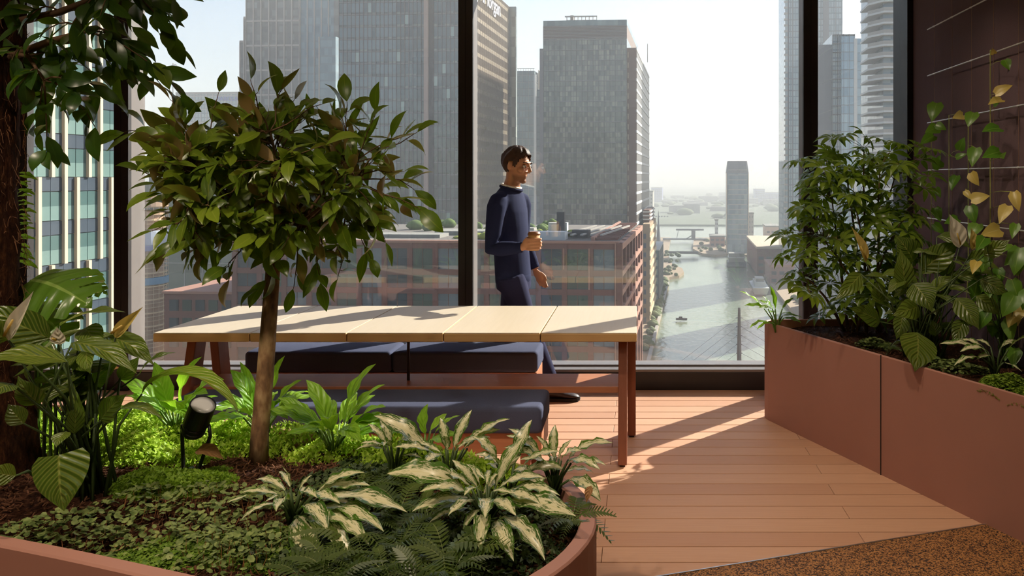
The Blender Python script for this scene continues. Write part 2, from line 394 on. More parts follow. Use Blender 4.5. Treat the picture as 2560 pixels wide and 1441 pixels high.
# ---------------------------------------------------------------- the city outside (street grid turned a little against the window)
TH = math.atan((1735-PPX)/FPX); CT, ST = math.cos(TH), math.sin(TH); GZ = -55.0
def cu(x, v):            # street-grid offset u at grid depth v of frame column x
    return v*math.tan(math.atan((x-PPX)/FPX)-TH)
def cz(y, u, v): return EYE-(y-PPY)/FPX*(v*CT-u*ST)
def cw(u, v, z=0): return Vector((u*CT+v*ST, -u*ST+v*CT, z))
def bthing(name, label, cat, u, v, z=GZ, group=None):
    return thing(name, label, cat, cw(u,v,z), group, -TH)
def m_facade(name, cwid, chgt, cols, rough=.12, spec=.6, line=None, lw=.08, lh=.12):
    """glass skin: each pane of the grid gets its own tone"""
    t = NT(name); tc = t.n('TexCoord').outputs['Object']; sp = t.n('SeparateXYZ', None, Vector=tc)
    ax = t.math('DIVIDE', t.math('ADD', sp.outputs[0], sp.outputs[1]), cwid); az = t.math('DIVIDE', sp.outputs[2], chgt)
    cell = t.n('CombineXYZ', None, X=t.math('FLOOR', ax), Y=t.math('FLOOR', az))
    wn = t.n('TexWhiteNoise', {'noise_dimensions':'2D'}, Vector=cell).outputs[0]
    big = t.n('TexNoise', None, Vector=t.n('Mapping', None, Vector=tc, Scale=(.03,.03,.012)), Scale=1.0, Detail=3.0).outputs[0]
    f = t.math('ADD', t.math('MULTIPLY', wn, .45), t.math('MULTIPLY', big, .65))
    k = len(cols); c = t.ramp(f, [(.2+.62*i/(k-1), lin(x)) for i,x in enumerate(cols)])
    if line:
        gx = t.math('LESS_THAN', t.math('FRACT', ax), lw); gz = t.math('LESS_THAN', t.math('FRACT', az), lh)
        c = t.mix(t.math('MAXIMUM', gx, gz), c, lin(line))
    t.bsdf(Base_Color=c, Roughness=rough, Specular_IOR_Level=spec); return t.m
def grid(par, side, L, z0, z1, dx, fh, fw, fd, bh, bd, mf, mb, W=0, off=0.0, name='mullion'):
    """vertical fins and floor bands standing proud of one side of a block (side 'f' faces the window, 'r' right, 'l' left)"""
    def put(m, a0, a1, p, b0, b1):
        if side == 'f': m.box((a0,-p,b0),(a1,.02,b1))
        elif side == 'r': m.box((W-.02,a0,b0),(W+p,a1,b1))
        else: m.box((-p,a0,b0),(.02,a1,b1))
    if dx:
        m = MB(); n = int(round(L/dx)); dx = L/n
        for i in range(n+1): put(m, max(0,i*dx-fw/2), min(L,i*dx+fw/2), fd, z0, z1)
        m.build(name, mf, par, kind='stuff')
    if bh:
        m = MB(); z = z0+off
        while z < z1: put(m, 0, L, bd, z, min(z1,z+bh)); z += fh
        m.build('floor_band', mb, par, kind='stuff')
def block(par, W, D, H, mat, name='glass_body', x0=0, y0=0, z0=0): return MB().box((x0,y0,z0),(x0+W,y0+D,z0+H)).build(name, mat, par)

G_teal = m_facade('teal_glass', 1.5, 4.2, ['40545a','5c7274','7a8e8c'], .10)
G_grey = m_facade('grey_glass', 1.5, 4.4, ['343c3c','525c5a','6c7672','949c90'], .12)  # wide tone range paints in varied reflections
G_dark = m_facade('dark_glass', 1.6, 4.0, ['33393b','474e50','5d6666'], .12)
C_stone = plain('beige_fin', 'c9b59c', .7); C_pink = plain('pink_stone', 'a07868', .8); C_brown = plain('brown_metal', '6b4a3d', .6)
C_lt = plain('light_metal', 'a9a29a', .5); C_dk = plain('dark_metal', '3f3d40', .5); C_white = plain('white_slab', 'd0cfcc', .7); C_mid = plain('grey_metal', '75767a', .5)
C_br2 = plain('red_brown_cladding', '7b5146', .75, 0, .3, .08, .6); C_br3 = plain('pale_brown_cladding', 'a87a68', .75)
C_conc = plain('grey_concrete', '8d8a84', .85); C_roof = plain('roof_felt', '6d6660', .9); C_land = plain('far_land', '6f7766', .95, 0, .2, .3, .02); C_quay = plain('quay_paving', 'a08a72', .9)

# ---- ground, water
def m_water():
    t = NT('dock_water'); tc = t.n('TexCoord').outputs['Object']
    n1 = t.n('TexNoise', None, Vector=t.n('Mapping', None, Vector=tc, Scale=(.5,.22,1)), Scale=1.0, Detail=4.0).outputs[0]
    n2 = t.n('TexNoise', None, Vector=t.n('Mapping', None, Vector=tc, Scale=(.03,.02,1)), Scale=1.0, Detail=3.0).outputs[0]
    t.bsdf(Base_Color=t.mix(n2, lin('6d7a66'), lin('8b957e')), Roughness=.16, Specular_IOR_Level=.6, Normal=t.bump(n1, .5, .35)); return t.m
wt = MB().box((-2600,20,-1.2),(2600,6500,-1.0)).build('dock_water', m_water(), M=Matrix.Translation((0,0,GZ)) @ Matrix.Rotation(-TH,4,'Z'))
tag(wt, 'pale green dock water far below the window', 'water', kind='stuff')
def land(poly, label, mat, z1=.6, name='ground'):
    m = MB(); a = sum(poly[i][0]*poly[(i+1)%len(poly)][1]-poly[(i+1)%len(poly)][0]*poly[i][1] for i in range(len(poly)))
    m.prism(poly if a > 0 else poly[::-1], -1.1, z1)
    o = m.build(name, mat, M=Matrix.Translation((0,0,GZ)) @ Matrix.Rotation(-TH,4,'Z')); tag(o, label, kind='structure'); return o
land([(-2500,25),(-13.6,25),(-13.6,430),(-14,452),(-8.5,462),(-6,478),(-7.5,500),(-14,520),(-17,560),(-20,600),(-22,760),(-2500,760)], 'paved quay and streets left of the dock', C_quay)
land([(45,25),(2500,25),(2500,760),(0,760),(-1,640),(6,600),(16,588),(24,596),(42,590),(40,500)], 'paved quay right of the dock basin', C_quay)
land([(-2600,960),(2600,980),(2600,6400),(-2600,6400)], 'hazy low land beyond the river', C_land, .8)

# ---- left glass block with staggered pale fins
r = bthing('office_block', 'teal glass office block with staggered pale vertical fins', 'building', -61, 60, GZ)
b = block(r, 60, 24.2, 100, G_dark, 'core', -60.3)
FH, F0, V0, DV = 4.2, 1.75-GZ, 70.2-60, 1.55
M_vis = m_facade('vision_glass', 1.55, 1.4, ['3c5252','587270','7a918b'], .08, .5); M_span = m_facade('spandrel_glass', 1.55, 1.3, ['343c48','444d58','565f69'], .1, .5)
vis = MB().box((-.10,.04,.05),(0,DV-.04,2.78)).mesh('window_pane', M_vis); spn = MB().box((-.12,.02,2.86),(.02,DV-.02,4.16)).mesh('spandrel', M_span)
for k in range(-7, 9):
    for f in range(-10, 6):
        if k < -3 and f % 3: pass
        loc = (-.2, V0+k*DV, F0+f*FH)
        link('window_pane', vis, r, loc=loc); link('spandrel_panel', spn, r, loc=loc)
    for f in range(-10, 6):
        row = -1-f                      # rows counted downwards from eye level
        typ = k % 3
        on = (row >= 0) if typ == 0 else ((row <= -1 or row >= 2) if typ == 1 else row <= 1)
        if on: MB().box((-.30,V0+k*DV-.19,F0+f*FH),(.12,V0+k*DV+.19,F0+(f+1)*FH)).build('fin', C_stone, r)
MB().box((-.3,23.9,0),(.15,24.3,100)).build('corner_post', C_dk, r)

# ---- round tower under construction with scaffold and sheeting
u0, v0 = cu(352,200), 200
zt = cz(515,u0,v0)-GZ
r = bthing('scaffolded_tower', 'round brick tower wrapped in scaffolding and blue sheeting', 'building', u0, v0)
M_net = plain('blue_sheeting', '5b8fb0', .7); M_net2 = plain('white_sheeting', 'b5bccb', .6); M_brick = plain('raw_concrete', 'a88a70', .9); M_pole = plain('scaffold_tube', 'd6bd98', .6)
MB().lathe([(5.4,0),(5.4,zt-1)], 28).build('core', M_brick, r)
m = MB()
for i in range(16):
    z = zt-i*3.45
    if z < 2: break
    MB().lathe([(6.05,z-.35),(6.15,z-.3),(6.15,z)], 28).build('floor_slab', M_pole, r)
    for h in (1.1, 2.2): m.lathe([(6.2,z-h-.05),(6.26,z-h-.03),(6.2,z-h)], 24)
for j in range(26):
    g_ = 2*PI*j/26; m.tube([(6.25*math.cos(g_),6.25*math.sin(g_),0),(6.25*math.cos(g_),6.25*math.sin(g_),zt+1)], .07, 4)
m.build('scaffold', M_pole, r, kind='stuff')
for (a,b_,mm) in ((.0,-2.6,M_brick),(6.4,10.2,M_net2),(10.2,11.6,plain('violet_sheeting','8f95b8',.6)),(18.6,20.4,M_net)):
    MB().lathe([(6.36,zt-b_),(6.42,zt-b_+.1),(6.42,zt-a-.1),(6.36,zt-a)], 32).build('sheeting', mm, r)

# ---- low glass block behind it
r = bthing('glass_block', 'low glass block with green reflections in its colour behind the scaffolded tower', 'building', cu(330,250), 250)
u0 = cu(330,250); W = cu(640,250)-u0; H = cz(462,u0,250)-GZ
G_low = m_facade('green_reflection_glass', 6.2, 8.6, ['3d463c','556050','7d8576'], .15); block(r, W, 30, H, G_low)  # greenish reflections are part of the pane colours
grid(r, 'f', W, 0, H, 6.2, 8.6, .22, .2, .25, .2, C_lt, C_lt, 0, 3.0)
MB().box((3,4,H),(W*.35,20,H+2.5)).build('roof_plant', C_conc, r)

def sign(cf, par, loc, rot):
    tmp = bpy.data.objects.new('tmp_text', cf); COL.objects.link(tmp); bpy.context.view_layer.update()
    me = bpy.data.meshes.new_from_object(tmp.evaluated_get(bpy.context.evaluated_depsgraph_get())); bpy.data.objects.remove(tmp)
    o = link('sign_lettering', me, par); o.location = loc; o.rotation_euler = rot; return o
# ---- bank headquarters, far left
v = 700; u0 = cu(440,v); W = cu(640,v)-u0; H = cz(231,u0,v)-GZ
r = bthing('bank_tower', 'pale glass bank tower with blue rooftop lettering', 'building', u0, v)
G_pale = m_facade('pale_glass', 3.0, 4.0, ['6d8890','86a0a4','9fb4b4'], .15, .5, '5d7078', .25, .3); block(r, W, 60, H, G_pale)
grid(r, 'f', W, 0, H, 6.0, 12.0, .6, .4, .7, .4, C_lt, C_lt)
MB().box((0,-.8,H-2),(W,0,H)).build('parapet', C_conc, r)
cf = bpy.data.curves.new('sign_lettering', 'FONT'); cf.body = 'BARCLAYS'; cf.size = 5.6; cf.extrude = .3; cf.materials.append(plain('blue_sign', '1f3fb0', .5))
sign(cf, r, (cu(543,700)-u0, -1.3, H-8.2), (PI/2,0,0))

# ---- stepped stone-and-glass tower
v = 380; u0 = cu(615,v); W = cu(848,v)-u0
r = bthing('stepped_tower', 'tall stepped grey tower with pale vertical ribs', 'building', u0, v)
G_step = m_facade('bronze_glass', 1.9, 4.0, ['4d4a46','67625c','7d7872','8c9090'], .15, .5, '6a6660', .0, .28)
G_blue = m_facade('blue_glass', 1.9, 4.0, ['556a74','708690','8599a0'], .12, .6, '6d7d84', .0, .22)
C_rib = plain('stone_rib', 'b4aaa2', .7); wl = W*.58
block(r, wl, 40, 170, G_step); block(r, W*.36, 40, 168, G_blue, 'glass_bay', wl, .6); block(r, W*.06, 40, 150, G_step, 'end_bay', W*.94, .2)
grid(r, 'f', wl, 0, 170, 3.85, 12.2, .55, .5, .9, .3, C_rib, C_rib)
m = MB()
for i in range(5): m.box((wl+i*3.6-.2,.1,0),(wl+i*3.6+.2,.7,168))
m.build('rib', C_rib, r, kind='stuff')
for xa,xb,py_ in ((596,606,105),(606,615,45)):
    a = cu(xa,v)-u0; b_ = cu(xb,v)-u0; h = cz(py_,u0,v)-GZ
    s_ = block(r, b_-a+.2, 38, h, G_step, 'step', a, 1.0)
    grid(r, 'f', .01, 0, 1, 0, 1, 0, 0, 0, 0, C_rib, C_rib)
    MB().box((a,.7,0),(a+.6,1.2,h)).build('corner_rib', C_rib, r); MB().box((a,.9,h),(b_,10,h+.9)).build('coping', C_rib, r)
a = cu(806,v)-u0; block(r, W-a, 30, cz(98,u0,v)-GZ, G_blue, 'front_bay', a, -4.0)
MB().box((a,-4.3,0),(a+.7,-3.9,cz(98,u0,v)-GZ)).build('corner_rib', C_rib, r)

# ---- big gridded bank tower (front face, pilaster, right face)
v = 280; u0 = cu(848,v); u1 = cu(1168,v); W = u1-u0; D = 64.0; H = 132.0
r = bthing('gridded_tower', 'huge grey glass tower with dense vertical mullions and pink pilaster', 'building', u0, v)
block(r, W, D, H, G_grey)
C_mul = plain('mauve_mullion', '6f6368', .5); C_tan = plain('sunlit_tan_spandrel', 'a08f72', .6); C_tan2 = plain('sunlit_tan_mullion', '8a7560', .6)  # tan colours hold the warm sunlight of the right face
DX = 1.48; FHT = 4.45
mats = [m_facade('pane_a', 9, 9, ['4a585a','566668'], .08, .7), m_facade('pane_b', 9, 9, ['62747a','728488'], .08, .7), m_facade('pane_c', 9, 9, ['8aa09a','a6b8ac'], .08, .7), m_facade('pane_d', 9, 9, ['3a4244','434d4e'], .08, .7)]
pm = [MB().box((.08,-.16,.95),(DX-.08,.0,FHT-.12)).mesh('window_pane', q) for q in mats]
ncol = int(W/DX); DX2 = W/ncol; nobj = 0; rest = [MB() for _ in mats]; zb = cz(562,u0,v)-GZ
rows = [f for f in range(30) if zb-FHT < f*FHT < cz(-20,u0,v)-GZ]
rng = random.Random(3)
for f in rows:
    blue = .5+.5*math.sin(f*1.7)
    for i in range(ncol):
        q = rng.random(); left = i < ncol*.66
        k = 1 if (left and i < ncol*.45 and q < .8) else (2 if q > .93 else (3 if q < .35 else 0))
        if nobj < 300 and f*FHT > cz(420,u0,v)-GZ: link('window_pane', pm[k], r, loc=(i*DX2, 0, f*FHT)); nobj += 1
        else: rest[k].box((i*DX2+.08,-.16,f*FHT+.95),((i+1)*DX2-.08,0,f*FHT+FHT-.12))
for k,m in enumerate(rest):
    if m.v: m.build('window_panes', mats[k], r, kind='stuff')
grid(r, 'f', W, 0, H, DX2, FHT, .17, .42, .34, .25, C_mul, C_mid)
xp = cu(1068,v)-u0
MB().box((xp-.75,-1.6,0),(xp+.75,0,H)).build('pilaster', plain('pink_pilaster','b49a8e',.6), r)
MB().box((xp+.75,-.7,0),(xp+2.4,0,H)).build('dark_strip', C_dk, r)  # dark strip standing proud beside the pilaster
grid(r, 'r', D, 0, H, 1.5, FHT, .2, .35, 0, .25, C_tan2, C_tan, W)
grid(r, 'r', D, 0, H, 0, FHT, .2, .35, 1.5, .2, C_tan2, C_tan, W)
block(r, 3.4, 2.5, H, G_grey, 'corner_bay', W-.2, D)
cf = bpy.data.curves.new('sign_lettering', 'FONT'); cf.body = 'J.P.Morgan'; cf.size = 8.5; cf.extrude = .15; cf.materials.append(plain('white_sign', 'e8e6ee', .5))
sign(cf, r, (W+.55, D*.16, cz(10,u1,v+22)-GZ), (PI/2,0,PI/2))

# ---- slim blue tower behind
v = 430; u0 = cu(1262,v); W = cu(1336,v)-u0; H = cz(178,u0,v)-GZ
r = bthing('slim_tower', 'slim blue-grey tower seen between two larger towers', 'building', u0, v)
G_slim = m_facade('slim_glass', 1.6, 3.9, ['50646e','62767e','748890'], .12, .5, '55666e', .18, .2); block(r, W, 30, H, G_slim); block(r, W+9, 26, H-9.5, G_slim, 'rear_wing', 0, 6)
grid(r, 'f', W, 0, H, 3.2, 3.9, .12, .2, .3, .15, C_lt, C_mid)
MB().box((W-.3,-.3,0),(W+.9,.6,H-2)).build('corner_rib', C_white, r)
MB().add([(W+.9,6,H-9),(W+5.5,6,H-9),(W+5.5,6,H-3),(W+.9,6,H+1.5),(W+.9,14,H-9),(W+5.5,14,H-9),(W+5.5,14,H-3),(W+.9,14,H+1.5)],[(0,1,2,3),(5,4,7,6),(3,2,6,7),(1,5,6,2),(4,0,3,7)]).build('sloped_crown', C_stone, r)
m = MB()
for i in range(12): m.box((.5+i*W/12,.5,H),(.7+i*W/12,.8,H+1.2))
m.box((0,.4,H+1.2),(W,.9,H+1.5)); m.build('roof_rail', C_lt, r, kind='stuff')

# ---- square tower in the middle
v = 300; u0 = cu(1358,v); W = cu(1567,v)-u0; H = cz(52,u0,v)-GZ; D = 60
r = bthing('square_tower', 'square grey-green glass tower with louvred brown crown', 'building', u0, v)
G_sq = m_facade('square_glass', 1.05, 1.95, ['363e3a','525c56','6f776c','9a9a88'], .10, .6, '5b5a58', .16, .14)  # spread of pane tones imitates changing reflections in the glass
block(r, W, D, H-7, G_sq); block(r, W, D, 5.0, plain('louvre_backing','66504a',.7), 'louvre_screen', 0, 0, H-7); block(r, W, D, 2.1, G_teal, 'parapet', 0, 0, H-2.1)
m = MB()
for i in range(9): m.box((-.1,-.25,H-6.9+i*.55),(W+.1,0,H-6.65+i*.55))
m.build('louvres', C_mid, r, kind='stuff')
grid(r, 'f', W, 0, H-7, 1.05*2, 3.9, .10, .22, .32, .2, C_mid, C_mid)
MB().box((-1.3,-.4,0),(.2,3,cz(122,u0,v)-GZ)).build('corner_strip', C_mid, r)
MB().box((W*.27,2,H),(W*.63,8,H+.5)).build('crown_deck', C_mid, r)
m = MB()
for i in range(9): m.box((W*.27+i*W*.045,2,H+.4),(W*.27+i*W*.045+.25,2.4,H+1.8))
m.box((W*.25,1.8,H+1.7),(W*.64,2.6,H+2.1)); m.box((W*.31,3,H+.4),(W*.35,5,H+2.6)); m.build('roof_frame', C_lt, r, kind='stuff')
H2 = cz(120,u0,v)-GZ; ww = cu(1590,v)-cu(1567,v)
block(r, ww, 86, H2, C_brown, 'side_wing', W, 2.0); 
grid(r, 'r', 86, 0, H2, 0, 3.9, 0, 0, .95, .3, C_white, C_white, W+ww)
M_sw = plain('side_window_band', '5f5a57', .4); m = MB()
for f in range(int(H2/3.9)): m.box((W+ww-.05,2.5,f*3.9+1.0),(W+ww+.12,87.5,f*3.9+3.8))
m.build('window_bands', M_sw, r, kind='stuff')
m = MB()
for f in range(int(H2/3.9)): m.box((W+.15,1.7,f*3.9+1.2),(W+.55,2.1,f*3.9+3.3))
m.build('glint_strips', C_stone, r, kind='stuff')  # bright glints modelled as beige strips, one per floor
MB().bar((W+ww+2,40,H2),(W+ww+2,40,H2+8),.3,.3).build('mast', C_lt, r)

# ---- beige stepped building on the quay
v = 308; u0 = cu(1607,v); W = cu(1624.5,v)-u0; H = cz(560,u0,v)-GZ; D = 48
r = bthing('quayside_block', 'beige striped block standing on the quay edge', 'building', u0, v)
block(r, W, D, H, plain('beige_render','a88e72',.8), 'body'); block(r, W*.9, D-12, 5.0, C_brown, 'upper_storey', -.5, 10, H)
for i in range(3): MB().box((-.6,9.6,H+1.0+i*1.5),(W*.92,D-2,H+1.5+i*1.5)).build('roof_band', C_white, r)
grid(r, 'r', D, 0, H, 0, 3.6, 0, 0, 1.5, .35, C_stone, plain('sunlit_band','d8bf9a',.8), W)  # sunlight on this side is put into the bright band colour
wm = MB().box((.35,-.12,0),(1.25,.05,1.9)).mesh('window', plain('blue_window','44576a',.15,0,.8))
for f in range(int(H/3.6)): link('window', wm, r, loc=(0,0,f*3.6+.9))
r = bthing('quayside_block', 'low glass pavilion behind the beige striped block', 'building', cu(1627,356), 358)
block(r, 3.6, 46, cz(628,-17,356)-GZ, G_pale); MB().box((-.2,-.3,cz(628,-17,356)-GZ),(3.8,46,cz(628,-17,356)-GZ+.5)).build('roof_slab', C_white, r)
grid(r, 'r', 46, 0, cz(632,-17,356)-GZ, 3.0, 4, .3, .2, .2, .2, C_lt, C_lt, 3.6)

# ---- red-brown office building in front of everything
v = 150; u0 = cu(590,v); u1 = cu(1543,v); W = u1-u0; D = 58; H = cz(608,u1,v)-GZ
r = bthing('brown_building', 'red-brown framed office building below the window', 'building', u0, v)
block(r, W, D, H-.4, plain('building_interior','54433c',.9), 'core'); block(r, W, D, .5, C_roof, 'roof', 0, 0, H-.5)
G_br = [m_facade('bwin_a', 2.4, 6, ['23282a','343c42','454f56'], .08, .45), m_facade('bwin_b', 2.4, 6, ['2c322e','404c44','5a6658'], .08, .45), m_facade('bwin_c', 2.4, 6, ['343a3e','565e64','7d858a'], .08, .45)]
PC = 4.8; nc = int(W/PC); PC = W/nc; rowsz = [(H-5.2,H-1.2)]+[(H-5.2-3.6*k,H-5.2-3.6*k+2.5) for k in range(1,7)]
pw = {}
for ri,(za,zb2) in enumerate(rowsz):
    h = round(zb2-za,3)
    for i in range(nc):
        k = (i*7+ri*3) % 3
        if (h,k) not in pw: pw[(h,k)] = MB().box((.55,.14,0),(PC-.55,.22,h)).mesh('window', G_br[k])
        wn_ = link('window', pw[(h,k)], r, loc=(i*PC,-.35,za))
        if ('b',h) not in pw: pw[('b',h)] = MB().box((PC*.5-.05,.0,0),(PC*.5+.05,.2,h)).mesh('glazing_bar', C_brown)
        link('glazing_bar', pw[('b',h)], wn_)
m = MB(); m2 = MB()
for i in range(nc+1): m.box((i*PC-.5,-.6,0),(i*PC+.5,.1,H))
for ri,(za,zb2) in enumerate(rowsz):
    zt2 = H if ri == 0 else rowsz[ri-1][0]
    m2.box((0,-.5,zb2),(W+.3,.1,zt2))
m.build('columns', C_br2, r, kind='stuff'); m2.build('beams', C_br2, r, kind='stuff')
MB().box((-.3,-.7,H-.1),(W+.4,.5,H+.35)).build('parapet', C_br3, r)
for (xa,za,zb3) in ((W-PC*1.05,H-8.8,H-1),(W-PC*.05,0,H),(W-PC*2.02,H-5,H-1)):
    MB().box((xa-.12,-.85,za),(xa+.12,-.6,zb3)).build('lit_edge_strip', C_br3, r)  # lit edges put in as strips of paler cladding colour
ax_ = cu(402,v)-u0; ah = cz(738,u0,v)-GZ
MB().box((ax_,1.0,0),(0,40,ah)).build('annex', C_br2, r); MB().box((ax_-.3,.7,ah),(0,40,ah+.5)).build('annex_coping', C_br3, r)
for i in range(5):
    for j in range(3): MB().box((ax_+1.2+i*2.7,.8,ah-3.4-3.6*j),(ax_+3.0+i*2.7,1.0,ah-1.2-3.6*j)).build('annex_window', G_br[i%2], r)
# right side: deep frames with slim piers
nb = 7; DB = D/nb
for ri in range(len(rowsz)):
    za,zb2 = rowsz[ri]; za = za-.1
    for i in range(nb):
        if ri < 5: MB().box((W-.02,i*DB+1.2,za),(W+.10,(i+1)*DB-.9,zb2+.1)).build('window', G_br[i%2], r)
m = MB(); m2 = MB()
for i in range(nb+1): m.box((W-.05,i*DB-.9,0),(W+1.0,i*DB+.9,H))
for ri,(za,zb2) in enumerate(rowsz):
    zt2 = H if ri == 0 else rowsz[ri-1][0]
    m2.box((W-.05,-.6,zb2),(W+1.1,D,zt2))
m.build('side_piers', C_br2, r, kind='stuff'); m2.build('side_beams', C_br3, r, kind='stuff')
# roof garden, plant and pergola
M_sed = plain('sedum', '8d9440', .9, 0, .2, .5, 1.5); M_tree = plain('far_foliage', '5d6f3c', .95, 0, .2, .5, .6)
def blob(m, c, rx, rz, n=8, rr=rng):
    k = len(m.v)
    m.lathe([(rx*.55*rr.uniform(.8,1.1),-.1),(rx*rr.uniform(.85,1.1),rz*.35),(rx*.75*rr.uniform(.85,1.1),rz*.75),(rx*.2,rz)], n, c)
m = MB()
for i in range(26):
    x = rng.uniform(W*.52, W*.86); blob(m, (x, rng.uniform(5,30), H), rng.uniform(.8,2.2), rng.uniform(.5,1.5))
m.build('roof_garden', M_sed, r, smooth=True, kind='stuff')
m = MB()
for i in range(22): blob(m, (rng.uniform(W*.1,W*.75), rng.uniform(30,54), H), rng.uniform(1.2,2.6), rng.uniform(1.0,2.4))
m.build('roof_shrubs', M_tree, r, smooth=True, kind='stuff')
MB().box((W*.45,18,H),(W*.70,26,H+.9)).build('roof_upstand', C_conc, r); MB().box((W*.2,10,H),(W*.5,16,H+.7)).build('roof_upstand', C_conc, r)
for (xa,ya,w_,d_,h_,mm) in ((W-19,6,8,4,1.6,C_white),(W-14,14,1.6,1.6,5.2,C_dk),(W-10.5,12,3.5,3,1.6,C_dk),(W-16.5,18,4,2,2.8,C_white),(W-23,20,3,3,1.5,C_lt)):
    MB().box((xa,ya,H),(xa+w_,ya+d_,H+h_)).build('roof_plant', mm, r)
for i in range(5): MB().bar((W-12+i*2.0,8,H+.9),(W-9+i*2.0,40,H+.9),.5,.3).build('roof_beam', C_lt, r)
MB().box((W-5.2,1.5,H+.2),(W-4.6,D,H+1.0)).build('pergola_beam', C_br3, r)
for i in range(16): MB().box((W-4.6,3+i*3.4,H+.3),(W-.2,3.9+i*3.4,H+.75)).build('pergola_slat', C_br2, r)

# ---- right-hand towers
v = 450; u0 = cu(1963,v); W = cu(2106,v)-u0
r = bthing('needle_tower', 'very tall slim hazy tower at the window edge', 'building', u0, v)
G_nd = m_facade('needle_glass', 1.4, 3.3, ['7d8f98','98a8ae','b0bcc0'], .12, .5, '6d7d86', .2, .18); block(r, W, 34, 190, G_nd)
m = MB(); 
for f in range(57): m.box((-.6,-.4,f*3.3),(1.3,1.0,f*3.3+1.0)); 
m.build('corner_balconies', C_lt, r, kind='stuff'); MB().box((1.5,-.2,0),(2.0,.2,190)).build('corner_strip', C_dk, r)
grid(r, 'f', W, 0, 190, 4.0, 6.6, .35, .3, .3, .2, C_mid, C_mid)
MB().box((W*.66,-.9,0),(W*.76,0,190)).build('recess_strip', C_mid, r)
v = 330; u0 = cu(2040,v); um = cu(2080,v); W = cu(2136,v)-um; H = cz(86,um,v)-GZ
r = bthing('corner_tower', 'grey tower with sky-blue glazed corner bay', 'building', um, v)
G_ct = m_facade('corner_glass', 2.4, 3.6, ['6f8a9c','8aa6ba','a8c0cc'], .05, .8, '7b8d94', .1, .1)
block(r, W, 30, H, G_nd); block(r, um-u0, 28, H-4, C_mid, 'stone_flank', u0-um, 1.0)
xw = cu(2102,v)-um
MB().box((xw,-1.2,0),(W,.5,H-1)).build('glazed_bay', G_ct, r); MB().box((W-.4,-1.4,0),(W+.9,1,H-2)).build('pale_strip', C_white, r)
block(r, cu(2176,v)-um-W, 24, cz(95,um,v)-GZ, G_ct, 'glazed_wing', W, 2)
grid(r, 'f', W, 0, H, 2.4, 3.6, .12, 1.35, .12, 1.3, C_mid, C_mid)
v = 230; u0 = cu(2208,v); W = cu(2330,v)-u0; H = 130
r = bthing('balcony_tower', 'apartment tower with white wraparound balcony slabs', 'building', u0, v)
G_bt = m_facade('apartment_glass', 2.0, 3.1, ['5d6a72','7d8a90','9aa4a6'], .15, .5); block(r, W, 30, H, G_bt)
xl = cu(2176,v)-u0
for f in range(int(H/3.12)):
    z = f*3.12+.4
    if GZ+z < -22: continue
    MB().prism([(-.2,-1.6),(W,-1.6),(W,9),(xl,14),(xl,3.6)], z, z+.55).build('balcony_slab', C_white, r)
    MB().prism([(-.2,-1.55),(W,-1.55),(W,-1.45),(-.15,-1.45),(xl+.12,3.7),(xl,3.7)], z+.55, z+1.5).build('balcony_glass', C_lt, r)

# ---- chamfered tower at the dock head and buildings round it
v = 600; u0 = cu(1816,v); W = cu(1872,v)-u0; H = cz(403,u0,v)-GZ
r = bthing('dock_tower', 'lone hazy tower with chamfered top at the dock head', 'building', u0, v)
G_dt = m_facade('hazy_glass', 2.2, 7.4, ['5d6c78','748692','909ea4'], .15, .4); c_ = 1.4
poly = [(c_,0),(W-c_,0),(W,c_),(W,16),(0,16),(0,c_)]
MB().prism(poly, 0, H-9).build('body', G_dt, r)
n_ = len(poly); tp = [(W/2+(x-W/2)*.86, 8+(y-8)*.9) for x,y in poly]
MB().add([(x,y,H-9) for x,y in poly]+[(x,y,H) for x,y in tp], [tuple(range(n_,2*n_))]+[(i,(i+1)%n_,n_+(i+1)%n_,n_+i) for i in range(n_)]).build('crown', C_mid, r)
for f in range(3,18): MB().box((c_,-.25,f*3.7),(W-c_,0,f*3.7+.5)).build('floor_band', C_lt, r)
for sx in (0,W-.5): MB().box((sx,c_*.3,0),(sx+.5,c_+.3,H-9)).build('corner_strip', C_stone, r)
def low(name, label, xa, xb, ytop, v, D, mat, roof=None, grp=None):
    u0 = cu(xa,v); W = cu(xb,v)-u0; H = cz(ytop,u0,v)-GZ
    r = bthing(name, label, 'building', u0, v, GZ, grp); block(r, W, D, H, mat, 'body')
    MB().box((-.4,-.4,H),(W+.4,D+.4,H+1.2)).build('roof', roof or C_conc, r)
    m = MB(); n = max(2,int(W/4))
    for f in range(max(1,int(H/4))):
        for i in range(n): m.box((i*W/n+.8,-.15,f*4+1.2),((i+1)*W/n-.8,0,f*4+3))
    m.build('windows', C_dk, r, kind='stuff'); return r
low('warehouse', 'long brown brick warehouse along the right quay', 1893, 1990, 622, 470, 90, C_br2, C_stone)
low('warehouse', 'pink gabled warehouse in front of the brown one', 1925, 1985, 668, 430, 30, plain('pink_brick','9a7468',.9), C_br3)
low('apartment_block', 'pale block rising behind the dock tower', 1871, 1884, 535, 640, 20, C_lt)
low('apartment_block', 'cream block with balconies beyond the brown warehouse', 1915, 1950, 568, 700, 30, plain('cream_render','c2a890',.8))
low('apartment_block', 'small white tower beside the dock tower', 1788, 1795, 552, 680, 10, C_white)
low('apartment_block', 'brick terrace on the island left of the dock tower', 1775, 1812, 593, 660, 20, C_br3)
low('shed', 'long low shed beyond the river', 1630, 1672, 548, 1150, 60, C_conc)
low('distant_tower', 'pale distant tower right behind the square tower', 1600, 1618, 437, 900, 30, C_lt)
low('distant_tower', 'pale distant slab just beside the pale distant tower', 1618, 1632, 480, 880, 30, C_lt)
low('distant_block', 'lilac-hazed distant block on the left horizon', 1628, 1655, 470, 1900, 60, plain('lilac_haze_block','7f86b0',.9))  # lilac of the horizon haze painted into these far blocks
